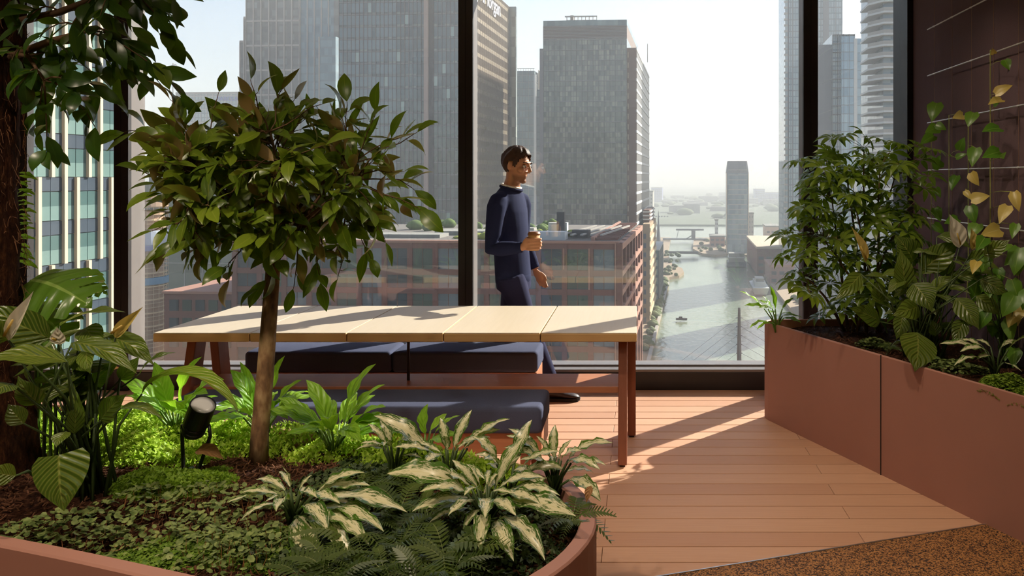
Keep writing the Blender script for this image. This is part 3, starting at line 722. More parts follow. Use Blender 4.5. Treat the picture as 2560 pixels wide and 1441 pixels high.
low('distant_block', 'lilac-hazed stepped distant block beside the needle tower', 1890, 1962, 482, 1900, 60, plain('lilac_haze_block','7f86b0',.9))
low('distant_block', 'taller end of the lilac-hazed distant block', 1888, 1912, 474, 1880, 60, plain('lilac_haze_block','7f86b0',.9))
# lock bridge, church spire mast, small quayside pieces
v = 720; r = bthing('bascule_bridge', 'grey bascule bridge across the dock entrance', 'bridge', cu(1690,v), v)
W = cu(1752,v)-cu(1690,v)
MB().box((-12,0,1.2),(W+6,5,2.6)).build('deck', C_mid, r); MB().box((W*.62,0,2),(W*.78,4,cz(577,0,v)-GZ)).build('tower', C_mid, r)
zt = cz(577,0,v)-GZ; MB().box((0,0,zt),(W*1.12,3,zt+1.6)).build('balance_beam', C_mid, r); MB().bar((W*.02,1,2),(W*.10,1,zt),.4,.4).build('stay', C_mid, r); MB().bar((W*.40,1,2),(W*.64,1,zt*.55),1.0,.8).build('brace', C_mid, r)
r = bthing('footbridge', 'low dark footbridge over the lock', 'bridge', cu(1678,590), 590); MB().box((-2,0,1),(20,2,2)).build('deck', C_dk, r); MB().box((-2,-.2,2),(20,.0,2.9)).build('railing', C_mid, r)
r = bthing('lattice_mast', 'slim tapering lattice mast beside the lock', 'mast', cu(1646,570), 570)
h = cz(527,0,570)-GZ; MB().lathe([(3.2,0),(1.6,h*.35),(.7,h*.7),(.15,h)], 6).build('spire', C_mid, r); MB().box((-3.5,-3.5,0),(3.5,3.5,3.5)).build('base', C_conc, r)
r = bthing('moored_boat', 'white moored boat by the right quay', 'boat', cu(1902,395), 395)
MB().add([(-3,0,-.5),(3,0,-.5),(3,22,-.5),(-3,22,-.5),(-4,-2,3),(4,-2,3),(4,24,3),(0,30,3.6),(-4,24,3)],[(3,2,1,0),(4,5,6,7,8),(0,1,5,4),(1,2,6,5),(2,3,8,7,6),(3,0,4,8)]).build('hull', C_white, r)
MB().box((-2.6,2,3),(2.6,18,5.4)).build('cabin', C_white, r); MB().box((-2,4,5.4),(2,14,7)).build('wheelhouse', C_lt, r)
r = bthing('moored_boat', 'grey barge moored before the dock tower', 'boat', cu(1842,520), 520)
MB().box((-6,0,-.5),(6,16,2.2)).build('hull', C_mid, r); MB().box((-5,1,2.2),(5,12,8)).build('cabin', C_conc, r); MB().box((-5.4,.6,5),(5.4,12.4,5.5)).build('deck', C_white, r)
r = bthing('moored_boat', 'tiny speedboat drawing a wake on the dock', 'boat', cu(1702,322), 322); MB().prism([(-2,0),(1.5,-.6),(2.6,0),(1.5,.6)], -.6, .3).build('hull', C_dk, r); MB().box((-.8,-.35,.3),(.6,.35,.9)).build('cabin', C_dk, r)
r = bthing('pontoon', 'grey floating pontoon by the right quay', 'pontoon', cu(1876,440), 440); MB().box((0,0,-.8),(9,4,.2)).build('float', C_conc, r); MB().box((7,.5,.2),(8.5,2,2.6)).build('hut', C_lt, r)
# bridge pylon with stays
v = 200; u0 = cu(1848,v); zt = cz(770,u0,v)-GZ
r = bthing('bridge_pylon', 'slender steel footbridge pylon rising from the water', 'pylon', u0, v)
MB().lathe([(.62,-1),(.55,zt*.55),(.30,zt)], 8).build('mast', plain('pylon_steel','7d7268',.6), r)
for i in range(9):
    z = zt-2.5-i*2.2
    MB().box((-.75,-.2,z-.1),(.75,.2,z+.1)).build('stay_bracket', C_mid, r)
    for s_ in (-1,1): MB().tube([(s_*.5,0,z),(s_*(30-i*2.6),-14 if s_ < 0 else 10,1.5)], .035, 4).build('stay_cable', C_mid, r)
# promenade kerb, trees (uncountable from here)
m = MB()
for i in range(420):
    if i < 70: u_, v_ = rng.uniform(-17,-14.6), rng.uniform(255,440)
    elif i < 150: u_, v_ = rng.uniform(4,60), rng.uniform(610,740)
    elif i < 190: u_, v_ = rng.uniform(46,60), rng.uniform(300,560)
    elif i < 220: u_, v_ = rng.uniform(-26,-10), rng.uniform(455,600)
    else: u_, v_ = rng.uniform(-500,700), rng.uniform(985,2300)
    s_ = rng.uniform(1.2,2.4) if i < 220 else rng.uniform(6,16)
    p = cw(u_, v_, GZ+.5); blob(m, p, s_, s_*1.2 if i < 220 else s_*.7, 7)
o = m.build('distant_trees', plain('hazy_foliage','66704c',.95), smooth=True); tag(o, 'trees scattered along the quays and far bank', 'trees', kind='stuff')
m = MB()
for i in range(150):
    u_, v_ = rng.uniform(-700,900), rng.uniform(1000,2600); s_ = rng.uniform(10,34)
    m.box((u_,v_,0),(u_+s_*1.6,v_+s_,rng.uniform(5,16)))
o = m.build('distant_houses', C_conc, M=Matrix.Translation((0,0,GZ)) @ Matrix.Rotation(-TH,4,'Z')); tag(o, 'low houses scattered over the hazy far bank', 'houses', kind='stuff')
k = MB().box((-14.4,60,.5),(-13.4,430,1.5)).build('trim_7', C_lt, M=Matrix.Translation((0,0,GZ)) @ Matrix.Rotation(-TH,4,'Z')); tag(k, 'pale railing along the left quay edge', kind='structure')
# two cranes on the skyline
for (x_,y0_,y1_,v_,lab) in ((433,230,158,900,'faint tower crane on the skyline left of the bank tower'),):
    u_ = cu(x_,v_); r = bthing('tower_crane', lab, 'crane', u_, v_); hh = cz(y1_,u_,v_)-GZ
    MB().box((-.7,-.7,0),(.7,.7,hh)).build('mast', C_mid, r); MB().bar((-14,0,hh-8),(4,0,hh-1),.8,.8).build('jib', C_mid, r); MB().bar((0,0,hh-3),(5,0,hh-3),1.2,1.2).build('counter_jib', C_mid, r)

# ---------------------------------------------------------------- haze over the city
t = NT('city_haze')
vol = t.n('VolumeScatter', None, Color=(.93,.95,1.0,1), Density=.00064, Anisotropy=.15); vab = t.n('VolumeAbsorption', None, Color=(.0,.0,.0,1), Density=.00004)
vad = t.n('AddShader'); t.t.links.new(vol.outputs[0], vad.inputs[0]); t.t.links.new(vab.outputs[0], vad.inputs[1]); t.t.links.new(vad.outputs[0], t.out.inputs[1])
hz = MB().box((-3000,52,-62),(3000,6600,230)).build('haze', t.m, M=Matrix.Rotation(-TH,4,'Z')); tag(hz, 'thin bright haze hanging over the city', 'haze', kind='stuff')
# ---------------------------------------------------------------- leaves
RNG = random.Random(11)
def m_leaf(name, c1, c2, vein=None, veins=0.0, nv=9.0, rough=.34, trans=.35, edge=None, blotch=None, tcol=None, backc=None):
    """two-tone leaf: c1..c2 by individual, side veins, optional pale middle with green margin and flecks"""
    t = NT(name); uv = t.n('UVMap').outputs[0]; sp = t.n('SeparateXYZ', None, Vector=uv); r = t.n('ObjectInfo').outputs['Random']
    rnd = t.n('TexNoise', None, Vector=t.n('TexCoord').outputs['Object'], Scale=2.0, Detail=1.0).outputs[0]
    s = t.math('MULTIPLY', t.math('ABSOLUTE', t.math('SUBTRACT', sp.outputs[0], .5)), 2.0)
    base = t.mix(t.math('ADD', t.math('MULTIPLY', r, .75), t.math('MULTIPLY', rnd, .25)), lin(c1), lin(c2))
    if blotch:
        of = t.n('CombineXYZ', None, X=t.math('MULTIPLY', r, 9.0), Y=sp.outputs[1], Z=sp.outputs[0])
        nz = t.n('TexNoise', None, Vector=t.n('Mapping', None, Vector=of, Scale=(7,9,16)), Scale=1.0, Detail=3.0, Roughness=.7).outputs[0]
        f = t.math('ADD', t.math('MULTIPLY', t.math('SUBTRACT', .80, s), 2.6), t.math('MULTIPLY', t.math('SUBTRACT', nz, .53), 9.0))
        f = t.n('Clamp', None, Value=f).outputs[0]
        base = t.mix(f, base, lin(blotch))
    h = None
    if veins:
        ph = t.math('MULTIPLY', t.math('SUBTRACT', sp.outputs[1], t.math('MULTIPLY', s, .34)), nv*PI)
        h = t.math('SINE', ph); hv = t.math('MULTIPLY', t.math('POWER', t.math('ABSOLUTE', h), 6.0), veins)
        base = t.mix(hv, base, lin(vein or c2))
    mid = t.math('LESS_THAN', s, .045)
    base = t.mix(t.math('MULTIPLY', mid, .55), base, lin(vein or c2))
    if edge: base = t.mix(t.math('GREATER_THAN', s, .9), base, lin(edge))
    if backc:
        base = t.mix(t.n('NewGeometry').outputs['Backfacing'], base, lin(backc))
    nrm = t.bump(h, .45, .004) if h is not None else t.bump(rnd, .1, .01)
    b = t.n('BsdfPrincipled', None, Base_Color=base, Roughness=rough, Specular_IOR_Level=.5, Normal=nrm)
    tl = t.n('BsdfTranslucent', None, Color=lin(tcol) if tcol else t.mix(.5, base, lin('9fd020')))
    mx = t.n('MixShader', None, Fac=trans); t.t.links.new(b.outputs[0], mx.inputs[1]); t.t.links.new(tl.outputs[0], mx.inputs[2])
    t.t.links.new(mx.outputs[0], t.out.inputs[0]); return t.m
L_ficus = m_leaf('ficus_leaf', '3a5214', '6f7f22', '8a8f3a', 0, rough=.3, trans=.28, backc='8a7048')
L_dark = m_leaf('dark_ficus_leaf', '1c3312', '304c18', '3f5a24', 0, rough=.3, trans=.25)
L_spath = m_leaf('peace_lily_leaf', '31471a', '55681f', '8f9048', .45, 13.0, rough=.3, trans=.30)
L_bright = m_leaf('bright_rosette_leaf', '649424', '8ab636', 'a8c850', .35, 9.0, rough=.32, trans=.5)
L_aglao = m_leaf('variegated_leaf', '2c4a18', '44661f', 'c9c08c', .0, 9.0, rough=.27, trans=.22, blotch='d3cba6')
L_pothos = m_leaf('pothos_leaf', '3f6a1c', '62862a', '8aa44a', 0, rough=.32, trans=.3)
L_gold = m_leaf('pale_pothos_leaf', 'b09a48', 'c8b468', 'd6c888', 0, rough=.38, trans=.3, tcol='d8c060')
L_scheff = m_leaf('schefflera_leaflet', '3a4e16', '70822a', '8c9a40', 0, rough=.28, trans=.4)
L_fern = m_leaf('fern_pinna', '283a16', '525f2c', '7a8050', 0, rough=.33, trans=.25)
L_mons = m_leaf('monstera_leaf', '4a6a24', '62822e', '9ab060', .0, rough=.25, trans=.25)
L_white = m_leaf('white_spathe', 'd8ccb4', 'e6dcc8', 'd0c8a8', .25, 8.0, rough=.45, trans=.35, tcol='e8e0c8')
L_yel = m_leaf('yellow_spathe', 'b8a050', 'd0b870', 'c0a850', .2, 8.0, rough=.45, trans=.4, tcol='e0c060')
L_dry = m_leaf('dry_leaf', '8a6038', 'a87c4c', '704824', .3, 9.0, rough=.7, trans=.2, tcol='b07a40')
M_stem = plain('green_stem', '5a7a2c', .5); M_dstem = plain('dark_stem', '37481e', .55); M_twig = plain('woody_twig', '5a4128', .8)

PROF = dict(
  ficus=[(0,.0),(.07,.30),(.22,.78),(.42,1),(.62,.88),(.8,.52),(.92,.16),(1,0)],
  spath=[(0,.03),(.05,.30),(.16,.74),(.32,1),(.52,.93),(.70,.62),(.84,.28),(.93,.09),(1,0)],
  lance=[(0,.04),(.07,.32),(.22,.72),(.45,1),(.66,.92),(.84,.55),(.94,.2),(1,0)],
  heart=[(0,.50),(.03,.80),(.16,1),(.36,.95),(.58,.72),(.78,.42),(.92,.14),(1,0)],
  cordate=[(0,.74),(.03,.95),(.16,1),(.36,.93),(.58,.72),(.78,.40),(.92,.14),(1,0)],
  strap=[(0,.3),(.2,.7),(.45,1),(.7,.85),(.88,.45),(1,0)])
def leaf_mesh(name, prof, aspect, mat, n=6, half=2, droop=.7, fold=.18, wave=0.0, nw=2.5, cup=0.0, curl=0.0):
    ts = np.linspace(0,1,n+1); pr = np.interp(ts, [p[0] for p in PROF[prof]], [p[1] for p in PROF[prof]])
    ph = droop*(.5-ts)+curl*(ts**3); y = [0.0]; z = [0.0]
    for i in range(n):
        p = (ph[i]+ph[i+1])/2; y.append(y[-1]+math.cos(p)/n); z.append(z[-1]+math.sin(p)/n)
    y = np.array(y); z = np.array(z); z = z-y/y[-1]*z[-1]; y = y/y[-1]
    ss = np.linspace(-1,1,2*half+1); vs = []; uv = []
    for i,t in enumerate(ts):
        w = max(pr[i],.012)*aspect/2
        for s in ss:
            back = -.10*aspect*abs(s)**1.5 if (prof in ('heart','cordate') and i == 0) else 0
            vs.append((s*w, y[i]+back, z[i]+fold*abs(s)*w-cup*s*s*w+wave*math.sin(t*nw*2*PI+(1.3 if s > 0 else 0))*abs(s)*w)); uv.append((s*.5+.5, t))
    k = 2*half+1
    fs = [(i*k+j, i*k+j+1, (i+1)*k+j+1, (i+1)*k+j) for i in range(n) for j in range(k-1)]
    return mesh_uv(name, vs, fs, uv, mat)
def mesh_uv(name, vs, fs, uv, mat, smooth=True):
    me = bpy.data.meshes.new(name); me.from_pydata([tuple(v) for v in vs], [], fs)
    lay = me.uv_layers.new(name='UVMap'); idx = np.empty(len(me.loops), dtype=np.int32); me.loops.foreach_get('vertex_index', idx)
    lay.data.foreach_set('uv', np.asarray(uv, dtype=np.float32)[idx].ravel())
    me.materials.append(mat)
    if smooth: me.shade_smooth()
    return me
def leaf_matrix(base, tip, up, ws=1.0, hs=1.0):
    base = Vector(base); y = Vector(tip)-base; L = y.length; y = y/L; z = Vector(up); z = z-y*z.dot(y)
    if z.length < 1e-4: z = Vector((0,-1,0))-y*(-y.y)
    z.normalize(); x = y.cross(z)
    M = Matrix(((x.x*L*ws,y.x*L,z.x*L*hs,base.x),(x.y*L*ws,y.y*L,z.y*L*hs,base.y),(x.z*L*ws,y.z*L,z.z*L*hs,base.z),(0,0,0,1)))
    return M
def jit(a): return Vector((RNG.uniform(-a,a), RNG.uniform(-a,a), RNG.uniform(-a,a)))
class Plant:
    """a plant thing: leaves are parts of it (the largest 300 singly, the rest joined)"""
    def __init__(s, name, label, cat, loc, group=None):
        s.o = thing(name, label, cat, loc, group); s.loc = Vector(loc); s.lv = []; s.st = MB()
    def leaf(s, me, base, tip, up=(0,0,1), ws=1.0, hs=1.0, name='leaf'): s.lv.append((me, leaf_matrix(Vector(base)-s.loc, Vector(tip)-s.loc, up, ws, hs), name))
    def stem(s, pts, r, n=5): s.st.tube([Vector(p)-s.loc for p in pts], r, n)
    def done(s, stem_mat=None, stem_name='stems', limit=300):
        lv = s.lv
        if len(lv) > limit: lv = sorted(lv, key=lambda q: (q[1].translation+s.loc).y)
        for me,M,nm in lv[:limit]: link(nm, me, s.o, M=M)
        rest = lv[limit:]
        if rest:
            V = []; F = []; U = []; n = 0
            for me,M,nm in rest:
                V += [tuple(M @ v.co) for v in me.vertices]; F += [tuple(i+n for i in p.vertices) for p in me.polygons]; n += len(me.vertices)
                uu = {}; ul = me.uv_layers[0].data
                for lp in me.loops: uu[lp.vertex_index] = tuple(ul[lp.index].uv)
                U += [uu.get(i,(0,0)) for i in range(len(me.vertices))]
            link('foliage', mesh_uv('foliage', V, F, U, rest[0][0].materials[0]), s.o, kind='stuff')
        if s.st.v: s.st.build(stem_name, stem_mat or M_stem, s.o, smooth=True)
        return s.o
def curve_pts(p, q, lift, n=5):
    p = Vector(p); q = Vector(q); return [p.lerp(q, i/n)+Vector((0,0,lift*4*(i/n)*(1-i/n))) for i in range(n+1)]

LM = {}
LM['ficus'] = [leaf_mesh('ficus_leaf', 'ficus', a, L_ficus, 6, 1, d, .25, 0, 2, 0, c) for a,d,c in ((.42,.5,-.3),(.46,.8,-.5),(.38,.3,.2))]
LM['dficus'] = [leaf_mesh('dark_ficus_leaf', 'ficus', a, L_dark, 6, 1, d, .25, 0, 2, 0, c) for a,d,c in ((.44,.5,-.3),(.5,.8,-.4),(.38,.4,.2))]
LM['spath'] = [leaf_mesh('peace_lily_leaf', 'spath', a, L_spath, 11, 2, d, .24, .10, 2.0, .1) for a,d in ((.40,.8),(.44,1.2),(.36,.6))]
LM['arch'] = [leaf_mesh('peace_lily_leaf', 'lance', .40, m_leaf('yellowing_lily_leaf','4f7420','7c9430','b0a450',.4,13.0,rough=.3,trans=.4), 14, 2, 2.3, .3, .05, 2.0)]
LM['cord'] = [leaf_mesh('peace_lily_leaf', 'cordate', .40, L_spath, 10, 2, .5, -.12, .05, 2.0, .2)]
LM['bright'] = [leaf_mesh('rosette_leaf', 'lance', a, L_bright, 9, 2, d, .25, .22, 2.5) for a,d in ((.33,.8),(.37,1.2),(.29,.6))]
LM['aglao'] = [leaf_mesh('variegated_leaf', 'lance', a, L_aglao, 10, 2, d, .22, .26, w_) for a,d,w_ in ((.31,.9,2.5),(.35,1.3,3.0),(.27,.7,2.2),(.30,1.1,3.5))]
LM['pothos'] = [leaf_mesh('pothos_leaf', 'heart', .72, L_pothos, 6, 2, .6, .2)]
LM['gold'] = [leaf_mesh('pale_leaf', 'heart', .68, L_gold, 6, 2, .7, .25)]
LM['spathe'] = [leaf_mesh('spathe', 'spath', .46, L_white, 8, 2, .3, .5, .02, 2, -.1, .3)]
LM['yspathe'] = [leaf_mesh('spathe', 'spath', .36, L_yel, 8, 2, .2, .9, .02, 2)]
LM['dry'] = [leaf_mesh('dry_leaf', 'spath', .4, L_dry, 6, 2, 1.2, .5, .2, 2)]
def pick(k): return RNG.choice(LM[k])

# ---------------------------------------------------------------- ficus standard tree
def ficus_tree():
    D = 3.24
    base = px(646,1148,D); base.z = SOILZ-.01; top = px(684,640,D)
    P_ = Plant('ficus_tree', 'small ficus tree with round leafy crown on a bare trunk', 'tree', base)
    pts = [base-P_.loc, px(650,1080,D)-P_.loc, px(662,950,D)-P_.loc, px(674,800,D)-P_.loc, px(680,700,D)-P_.loc, px(688,600,D)-P_.loc, px(690,520,D)-P_.loc]
    tm = MB().tube([p+(jit(.003) if 0 < i else Vector()) for i,p in enumerate(pts)], [.038,.034,.033,.030,.028,.024,.016], 12)
    t = NT('ficus_bark'); tc = t.n('TexCoord').outputs['Object']
    nz = t.n('TexNoise', None, Vector=t.n('Mapping', None, Vector=tc, Scale=(1,1,.45)), Scale=26.0, Detail=5.0).outputs[0]
    t.bsdf(Base_Color=t.ramp(nz, [(.3,lin('4a3220')),(.48,lin('7a5a3c')),(.7,lin('a88a64'))]), Roughness=.85, Normal=t.bump(nz,.5,.01))
    tm.build('trunk', t.m, P_.o, smooth=True)
    C = px(690,470,D)
    tips = [(318,328),(365,432),(392,350),(388,575),(405,625),(428,232),(470,300),(545,238),(628,208),(712,205),(800,262),(868,262),(938,288),(1000,345),(1035,335),(1030,470),(1046,520),(962,598),(925,640),(845,690),(800,700),(735,715),(655,715),(575,690),(520,610),(480,470),(430,520),(1000,430),(960,380),(560,330),(840,330),(700,280)]
    ends = [px(x,y,D+RNG.uniform(-.25,.2)) for x,y in tips]
    for i in range(72):
        for _ in range(50):
            v = Vector((RNG.gauss(0,1),RNG.gauss(0,1),RNG.gauss(0,1))).normalized()
            if v.z > -.75: break
        k = RNG.uniform(.62,1.0)
        sx = .46 if v.z > -.2 else .34
        ends.append(C+Vector((v.x*sx*k, v.y*.44*k, v.z*(.36 if v.z > 0 else .40)*k)))
    hub = [px(684,650,D), px(688,590,D), px(690,540,D)]
    prim = []
    for i in range(16):
        a = 2*PI*i/16*2.618; k = .28+.10*RNG.random(); e = C+Vector((math.cos(a)*k, math.sin(a)*k*.9, RNG.uniform(-.16,.22))); h = hub[i%3]+jit(.01)
        cp = curve_pts(h, e, .03, 5); P_.stem([p+(jit(.012) if 0 < j < 5 else Vector()) for j,p in enumerate(cp)], [.010,.009,.008,.006,.005,.004], 5); prim += cp[2:]
    for i in range(120):
        k = RNG.random()**.5; a = RNG.random()*2*PI; ends.append(C+Vector((math.cos(a)*.40*k, math.sin(a)*.40*k, RNG.uniform(-.24,.24)*(1.1-k*.4))))
    for i,e in enumerate(ends):
        h = min(prim, key=lambda q: (q-e).length+(.05 if q.z > e.z+.05 else 0)+RNG.uniform(0,.06))
        cp = curve_pts(h, e, RNG.uniform(-.02,.04), 4); cp = [p+(jit(.014) if 0 < j < 4 else Vector()) for j,p in enumerate(cp)]; P_.stem(cp, [.0035,.003,.0025,.002,.0015], 4)
        n = RNG.randint(5,7) if i < len(tips) else RNG.randint(4,6)
        for j in range(n):
            f = .30+.70*(j+1)/n; k = min(int(f*4),3); b = cp[k].lerp(cp[k+1], f*4-k)
            dirn = (cp[k+1]-cp[k]).normalized()
            dd = (dirn*(.55 if j < n-1 else 1.0)+jit(.85 if j < n-1 else .3)+Vector((0,-.08,-.18))).normalized()
            L = RNG.uniform(.085,.140); b2 = b+dd*.014
            P_.stem([b, b2], .0014, 3)
            P_.leaf(pick('ficus'), b2, b2+dd*L, Vector((0,-.45,.9))+jit(.8), RNG.uniform(.9,1.2))
    P_.done(M_twig, 'branches')
ficus_tree()

# ---------------------------------------------------------------- big tree at the left edge
def big_tree():
    D = 3.05; base = px(-34,1190,D); base.z = SOILZ-.02
    P_ = Plant('mature_ficus', 'thick fibrous tree trunk at the left edge with hanging branches', 'tree', base)
    vs = []; n = 22; rows = 60; z1 = 3.0
    for i in range(rows+1):
        f = i/rows; z = base.z+(z1-base.z)*f; rr = .115+.02*(1-f)**3+.03*math.exp(-((f-.0)/.12)**2); cx_ = -.02*math.sin(f*3)
        for j in range(n):
            g_ = 2*PI*j/n; r_ = rr*(1+.10*math.sin(3*g_+f*7)+.07*math.sin(7*g_-f*13)+RNG.uniform(-.05,.05))
            vs.append((cx_+r_*math.cos(g_), r_*math.sin(g_), z-base.z))
    fs = [(i*n+j, i*n+(j+1)%n, (i+1)*n+(j+1)%n, (i+1)*n+j) for i in range(rows) for j in range(n)]
    t = NT('fibrous_bark'); tc = t.n('TexCoord').outputs['Object']
    nz = t.n('TexNoise', None, Vector=t.n('Mapping', None, Vector=tc, Scale=(1,1,.3)), Scale=60.0, Detail=6.0, Roughness=.75).outputs[0]
    t.bsdf(Base_Color=t.ramp(nz, [(.3,lin('170c07')),(.52,lin('3e2314')),(.78,lin('744628'))]), Roughness=.95, Specular_IOR_Level=.1, Normal=t.bump(nz,1.0,.03))
    MB().add(vs, fs).build('trunk', t.m, P_.o, smooth=True)
    m = MB()
    for i in range(700):                       # loose bark fibres
        g_ = RNG.uniform(-2.2,1.0); z = RNG.uniform(.1,2.3); r_ = .118; p = Vector((r_*math.cos(g_),r_*math.sin(g_),z))
        q = p+Vector((math.cos(g_)*RNG.uniform(.002,.02)+RNG.uniform(-.01,.01), RNG.uniform(-.015,.015), RNG.uniform(-.06,.05))); m.tube([p,p.lerp(q,.5)+jit(.004),q], .0009, 3, False)
    m.build('bark_fibres', plain('bark_fibre','6a4428',.9), P_.o, kind='stuff')
    bz = base
    def P3(x,y,dd=0): return px(x,y,D+dd)
    limbs = [((10,150),(120,105),(215,78),.016),((20,60),(150,30),(300,-30),.016),((10,-40),(170,-80),(330,-60),.018),((5,130),(70,140),(110,200),.010)]
    hubs = []
    for a,b,c,r_ in limbs:
        q = [P3(*a), P3(*b,-.05), P3(*c,-.1)]; P_.stem(q, [r_,r_*.8,r_*.5], 6); hubs += q[1:]
    ends = [(448,15,0),(420,60,0),(440,110,.1),(452,232,.0),(405,215,.1),(345,200,.0),(330,130,0),(300,180,.2),(238,318,0),(262,235,.1),(205,250,-.1),(150,240,.1),(118,372,0),(95,330,.1),(60,200,-.2),(30,150,-.2),(100,90,-.2),(180,60,-.2),(250,40,-.2),(330,30,.1),(390,10,.1),(280,110,-.1),(200,130,-.1),(140,150,.1),(90,170,.1),(350,80,.2),(230,180,.2),(380,160,.2),(300,-20,0),(160,-10,0),(60,60,-.1),(20,20,-.1),(230,-20,.2),(420,-30,.1)]
    for (x,y,dd) in ends:
        e = P3(x,y,dd); h = min(hubs, key=lambda q: (q-e).length+ (0 if q.z > e.z else .15))
        cp = curve_pts(h, e, .04, 5); P_.stem(cp, [.004,.0035,.003,.0025,.002,.0015], 4)
        n = RNG.randint(6,8)
        for j in range(n):
            f = .25+.75*(j+1)/n; k = min(int(f*5),4); b = cp[k].lerp(cp[k+1], f*5-k); dirn = (cp[k+1]-cp[k]).normalized()
            dd_ = (dirn*.5+jit(.75)+Vector((0,0,-.45))).normalized(); L = RNG.uniform(.085,.135)
            P_.leaf(pick('dficus'), b, b+dd_*L, Vector((0,-.6,.6))+jit(.8), RNG.uniform(.9,1.2))
    for (a,b,w_) in (((115,375),(80,430),1.2),((118,380),(125,425),1.1),((140,150),(125,225),1.5)):
        P_.leaf(LM['dficus'][1], P3(*a,-.05), P3(*b,-.08), (0,-1,.2), w_)
    P_.done(M_twig, 'branches')
big_tree()

# ---------------------------------------------------------------- peace lilies
def lily(name, label, loc, d0, leaves, spathes, fill=None, dmat=M_dstem):
    P_ = Plant(name, label, 'plant', loc)
    for q in leaves:
        bx,by,tx,ty,wpx,db,dt,fac = q
        b = px(bx,by,db); t = px(tx,ty,dt); L = (t-b).length; pl = math.hypot(tx-bx,ty-by)
        me = LM['cord'][0] if wpx > 150 else (LM['arch'][0] if fac == 'a' else pick('spath')); asp = .40; ws = (wpx/FPX*db)/(asp*L)
        up = {'u':(0,-.35,1),'a':(0,-.25,1),'c':(0,-1,.35),'l':(-.6,-.6,.5),'r':(.6,-.6,.5),'d':(0,-.9,-.3)}[fac]
        P_.leaf(me, b, t, Vector(up)+jit(.12), min(ws,2.6))
        s0 = P_.loc+Vector((RNG.uniform(-.10,.10), RNG.uniform(-.08,.08), -.02))
        mid = s0.lerp(b,.55)+Vector((0,0,.06)); mid.x = s0.x+(b.x-s0.x)*.3
        P_.stem([s0, mid, b], [.007,.005,.003], 5)
    for (x0,x1,y0,y1,da,db_,n_) in (fill or []):
        for i in range(n_):
            t = px(RNG.uniform(x0,x1), RNG.uniform(y0,y1), RNG.uniform(da,db_)); t.x = min(t.x,1.96); out = t-P_.loc; out.z = 0; L = RNG.uniform(.14,.24)
            b = t-out.normalized()*L*.75+Vector((RNG.uniform(-.03,.03),.02,RNG.uniform(-.02,.09))); P_.leaf(pick('spath'), b, t, Vector((0,-.5,.8))+jit(.3), RNG.uniform(.95,1.3))
            s0 = P_.loc+Vector((RNG.uniform(-.10,.10), RNG.uniform(-.08,.08), -.02)); P_.stem([s0, s0.lerp(b,.55)+Vector((0,0,.05)), b], [.006,.005,.003], 5)
    for q in spathes:
        bx,by,tx,ty,wpx,d,kind = q; b = px(bx,by,d); t = px(tx,ty,d-.02); L = (t-b).length
        P_.leaf(LM[kind][0], b, t, (.25,-1,.2), min(2.2,(wpx/FPX*d)/((.46 if kind == 'spathe' else .36)*L)), name='spathe')
        s0 = P_.loc+Vector((RNG.uniform(-.06,.06), RNG.uniform(-.05,.05), -.02)); P_.stem([s0, s0.lerp(b,.5)+Vector((0,0,.03)), b], [.004,.0035,.003], 5)
        sp = MB().tube([b+Vector((0,-.02,.02))-P_.loc, b.lerp(t,.45)+Vector((0,-.03,0))-P_.loc], [.005,.0035], 6); sp.build('spadix', L_yel, P_.o, smooth=True)
    P_.done(dmat)
base = px(205,1130,2.9); base.z = SOILZ
lily('peace_lily', 'big peace lily with broad veined leaves beside the thick trunk', base, 2.9, [
 (150,815,314,781,62,2.85,2.75,'u'),(128,848,-30,762,80,2.75,2.7,'c'),(168,905,-60,905,95,2.6,2.5,'u'),(180,858,342,935,70,2.7,2.6,'u'),(262,845,386,915,62,2.85,2.8,'u'),
 (252,1052,318,985,66,2.75,2.75,'c'),(300,1022,412,1050,30,2.7,2.65,'u'),(355,985,598,1036,46,2.95,2.85,'a'),(148,1138,160,1278,160,2.45,2.42,'c'),(185,1085,190,1000,40,2.75,2.75,'r'),
 (100,1010,45,940,55,2.7,2.65,'c'),(60,1060,20,1010,60,2.6,2.6,'c'),(120,985,65,900,60,2.8,2.75,'l'),(190,900,235,830,52,2.95,2.95,'u'),(225,970,300,905,55,2.95,2.95,'c'),(205,1060,185,960,44,2.8,2.8,'c'),
 (140,1060,115,960,48,2.85,2.85,'l'),(240,960,175,905,50,3.0,3.0,'c'),(300,950,350,890,42,3.0,3.0,'r'),(30,960,-40,1000,70,2.55,2.45,'c'),(40,1190,-40,1180,60,2.4,2.35,'c'),(350,935,440,882,32,3.05,3.05,'u'),(20,850,-50,800,70,2.6,2.55,'c'),(165,1080,140,1120,40,2.6,2.55,'d')],
 [(22,852,84,728,34,2.6,'spathe'),(150,862,143,818,36,2.7,'spathe'),(288,845,357,768,30,2.75,'yspathe')], [(0,330,830,1000,2.75,3.1,16),(20,260,960,1080,2.7,3.0,10)])
base = px(2310,860,4.45); base.z = RS
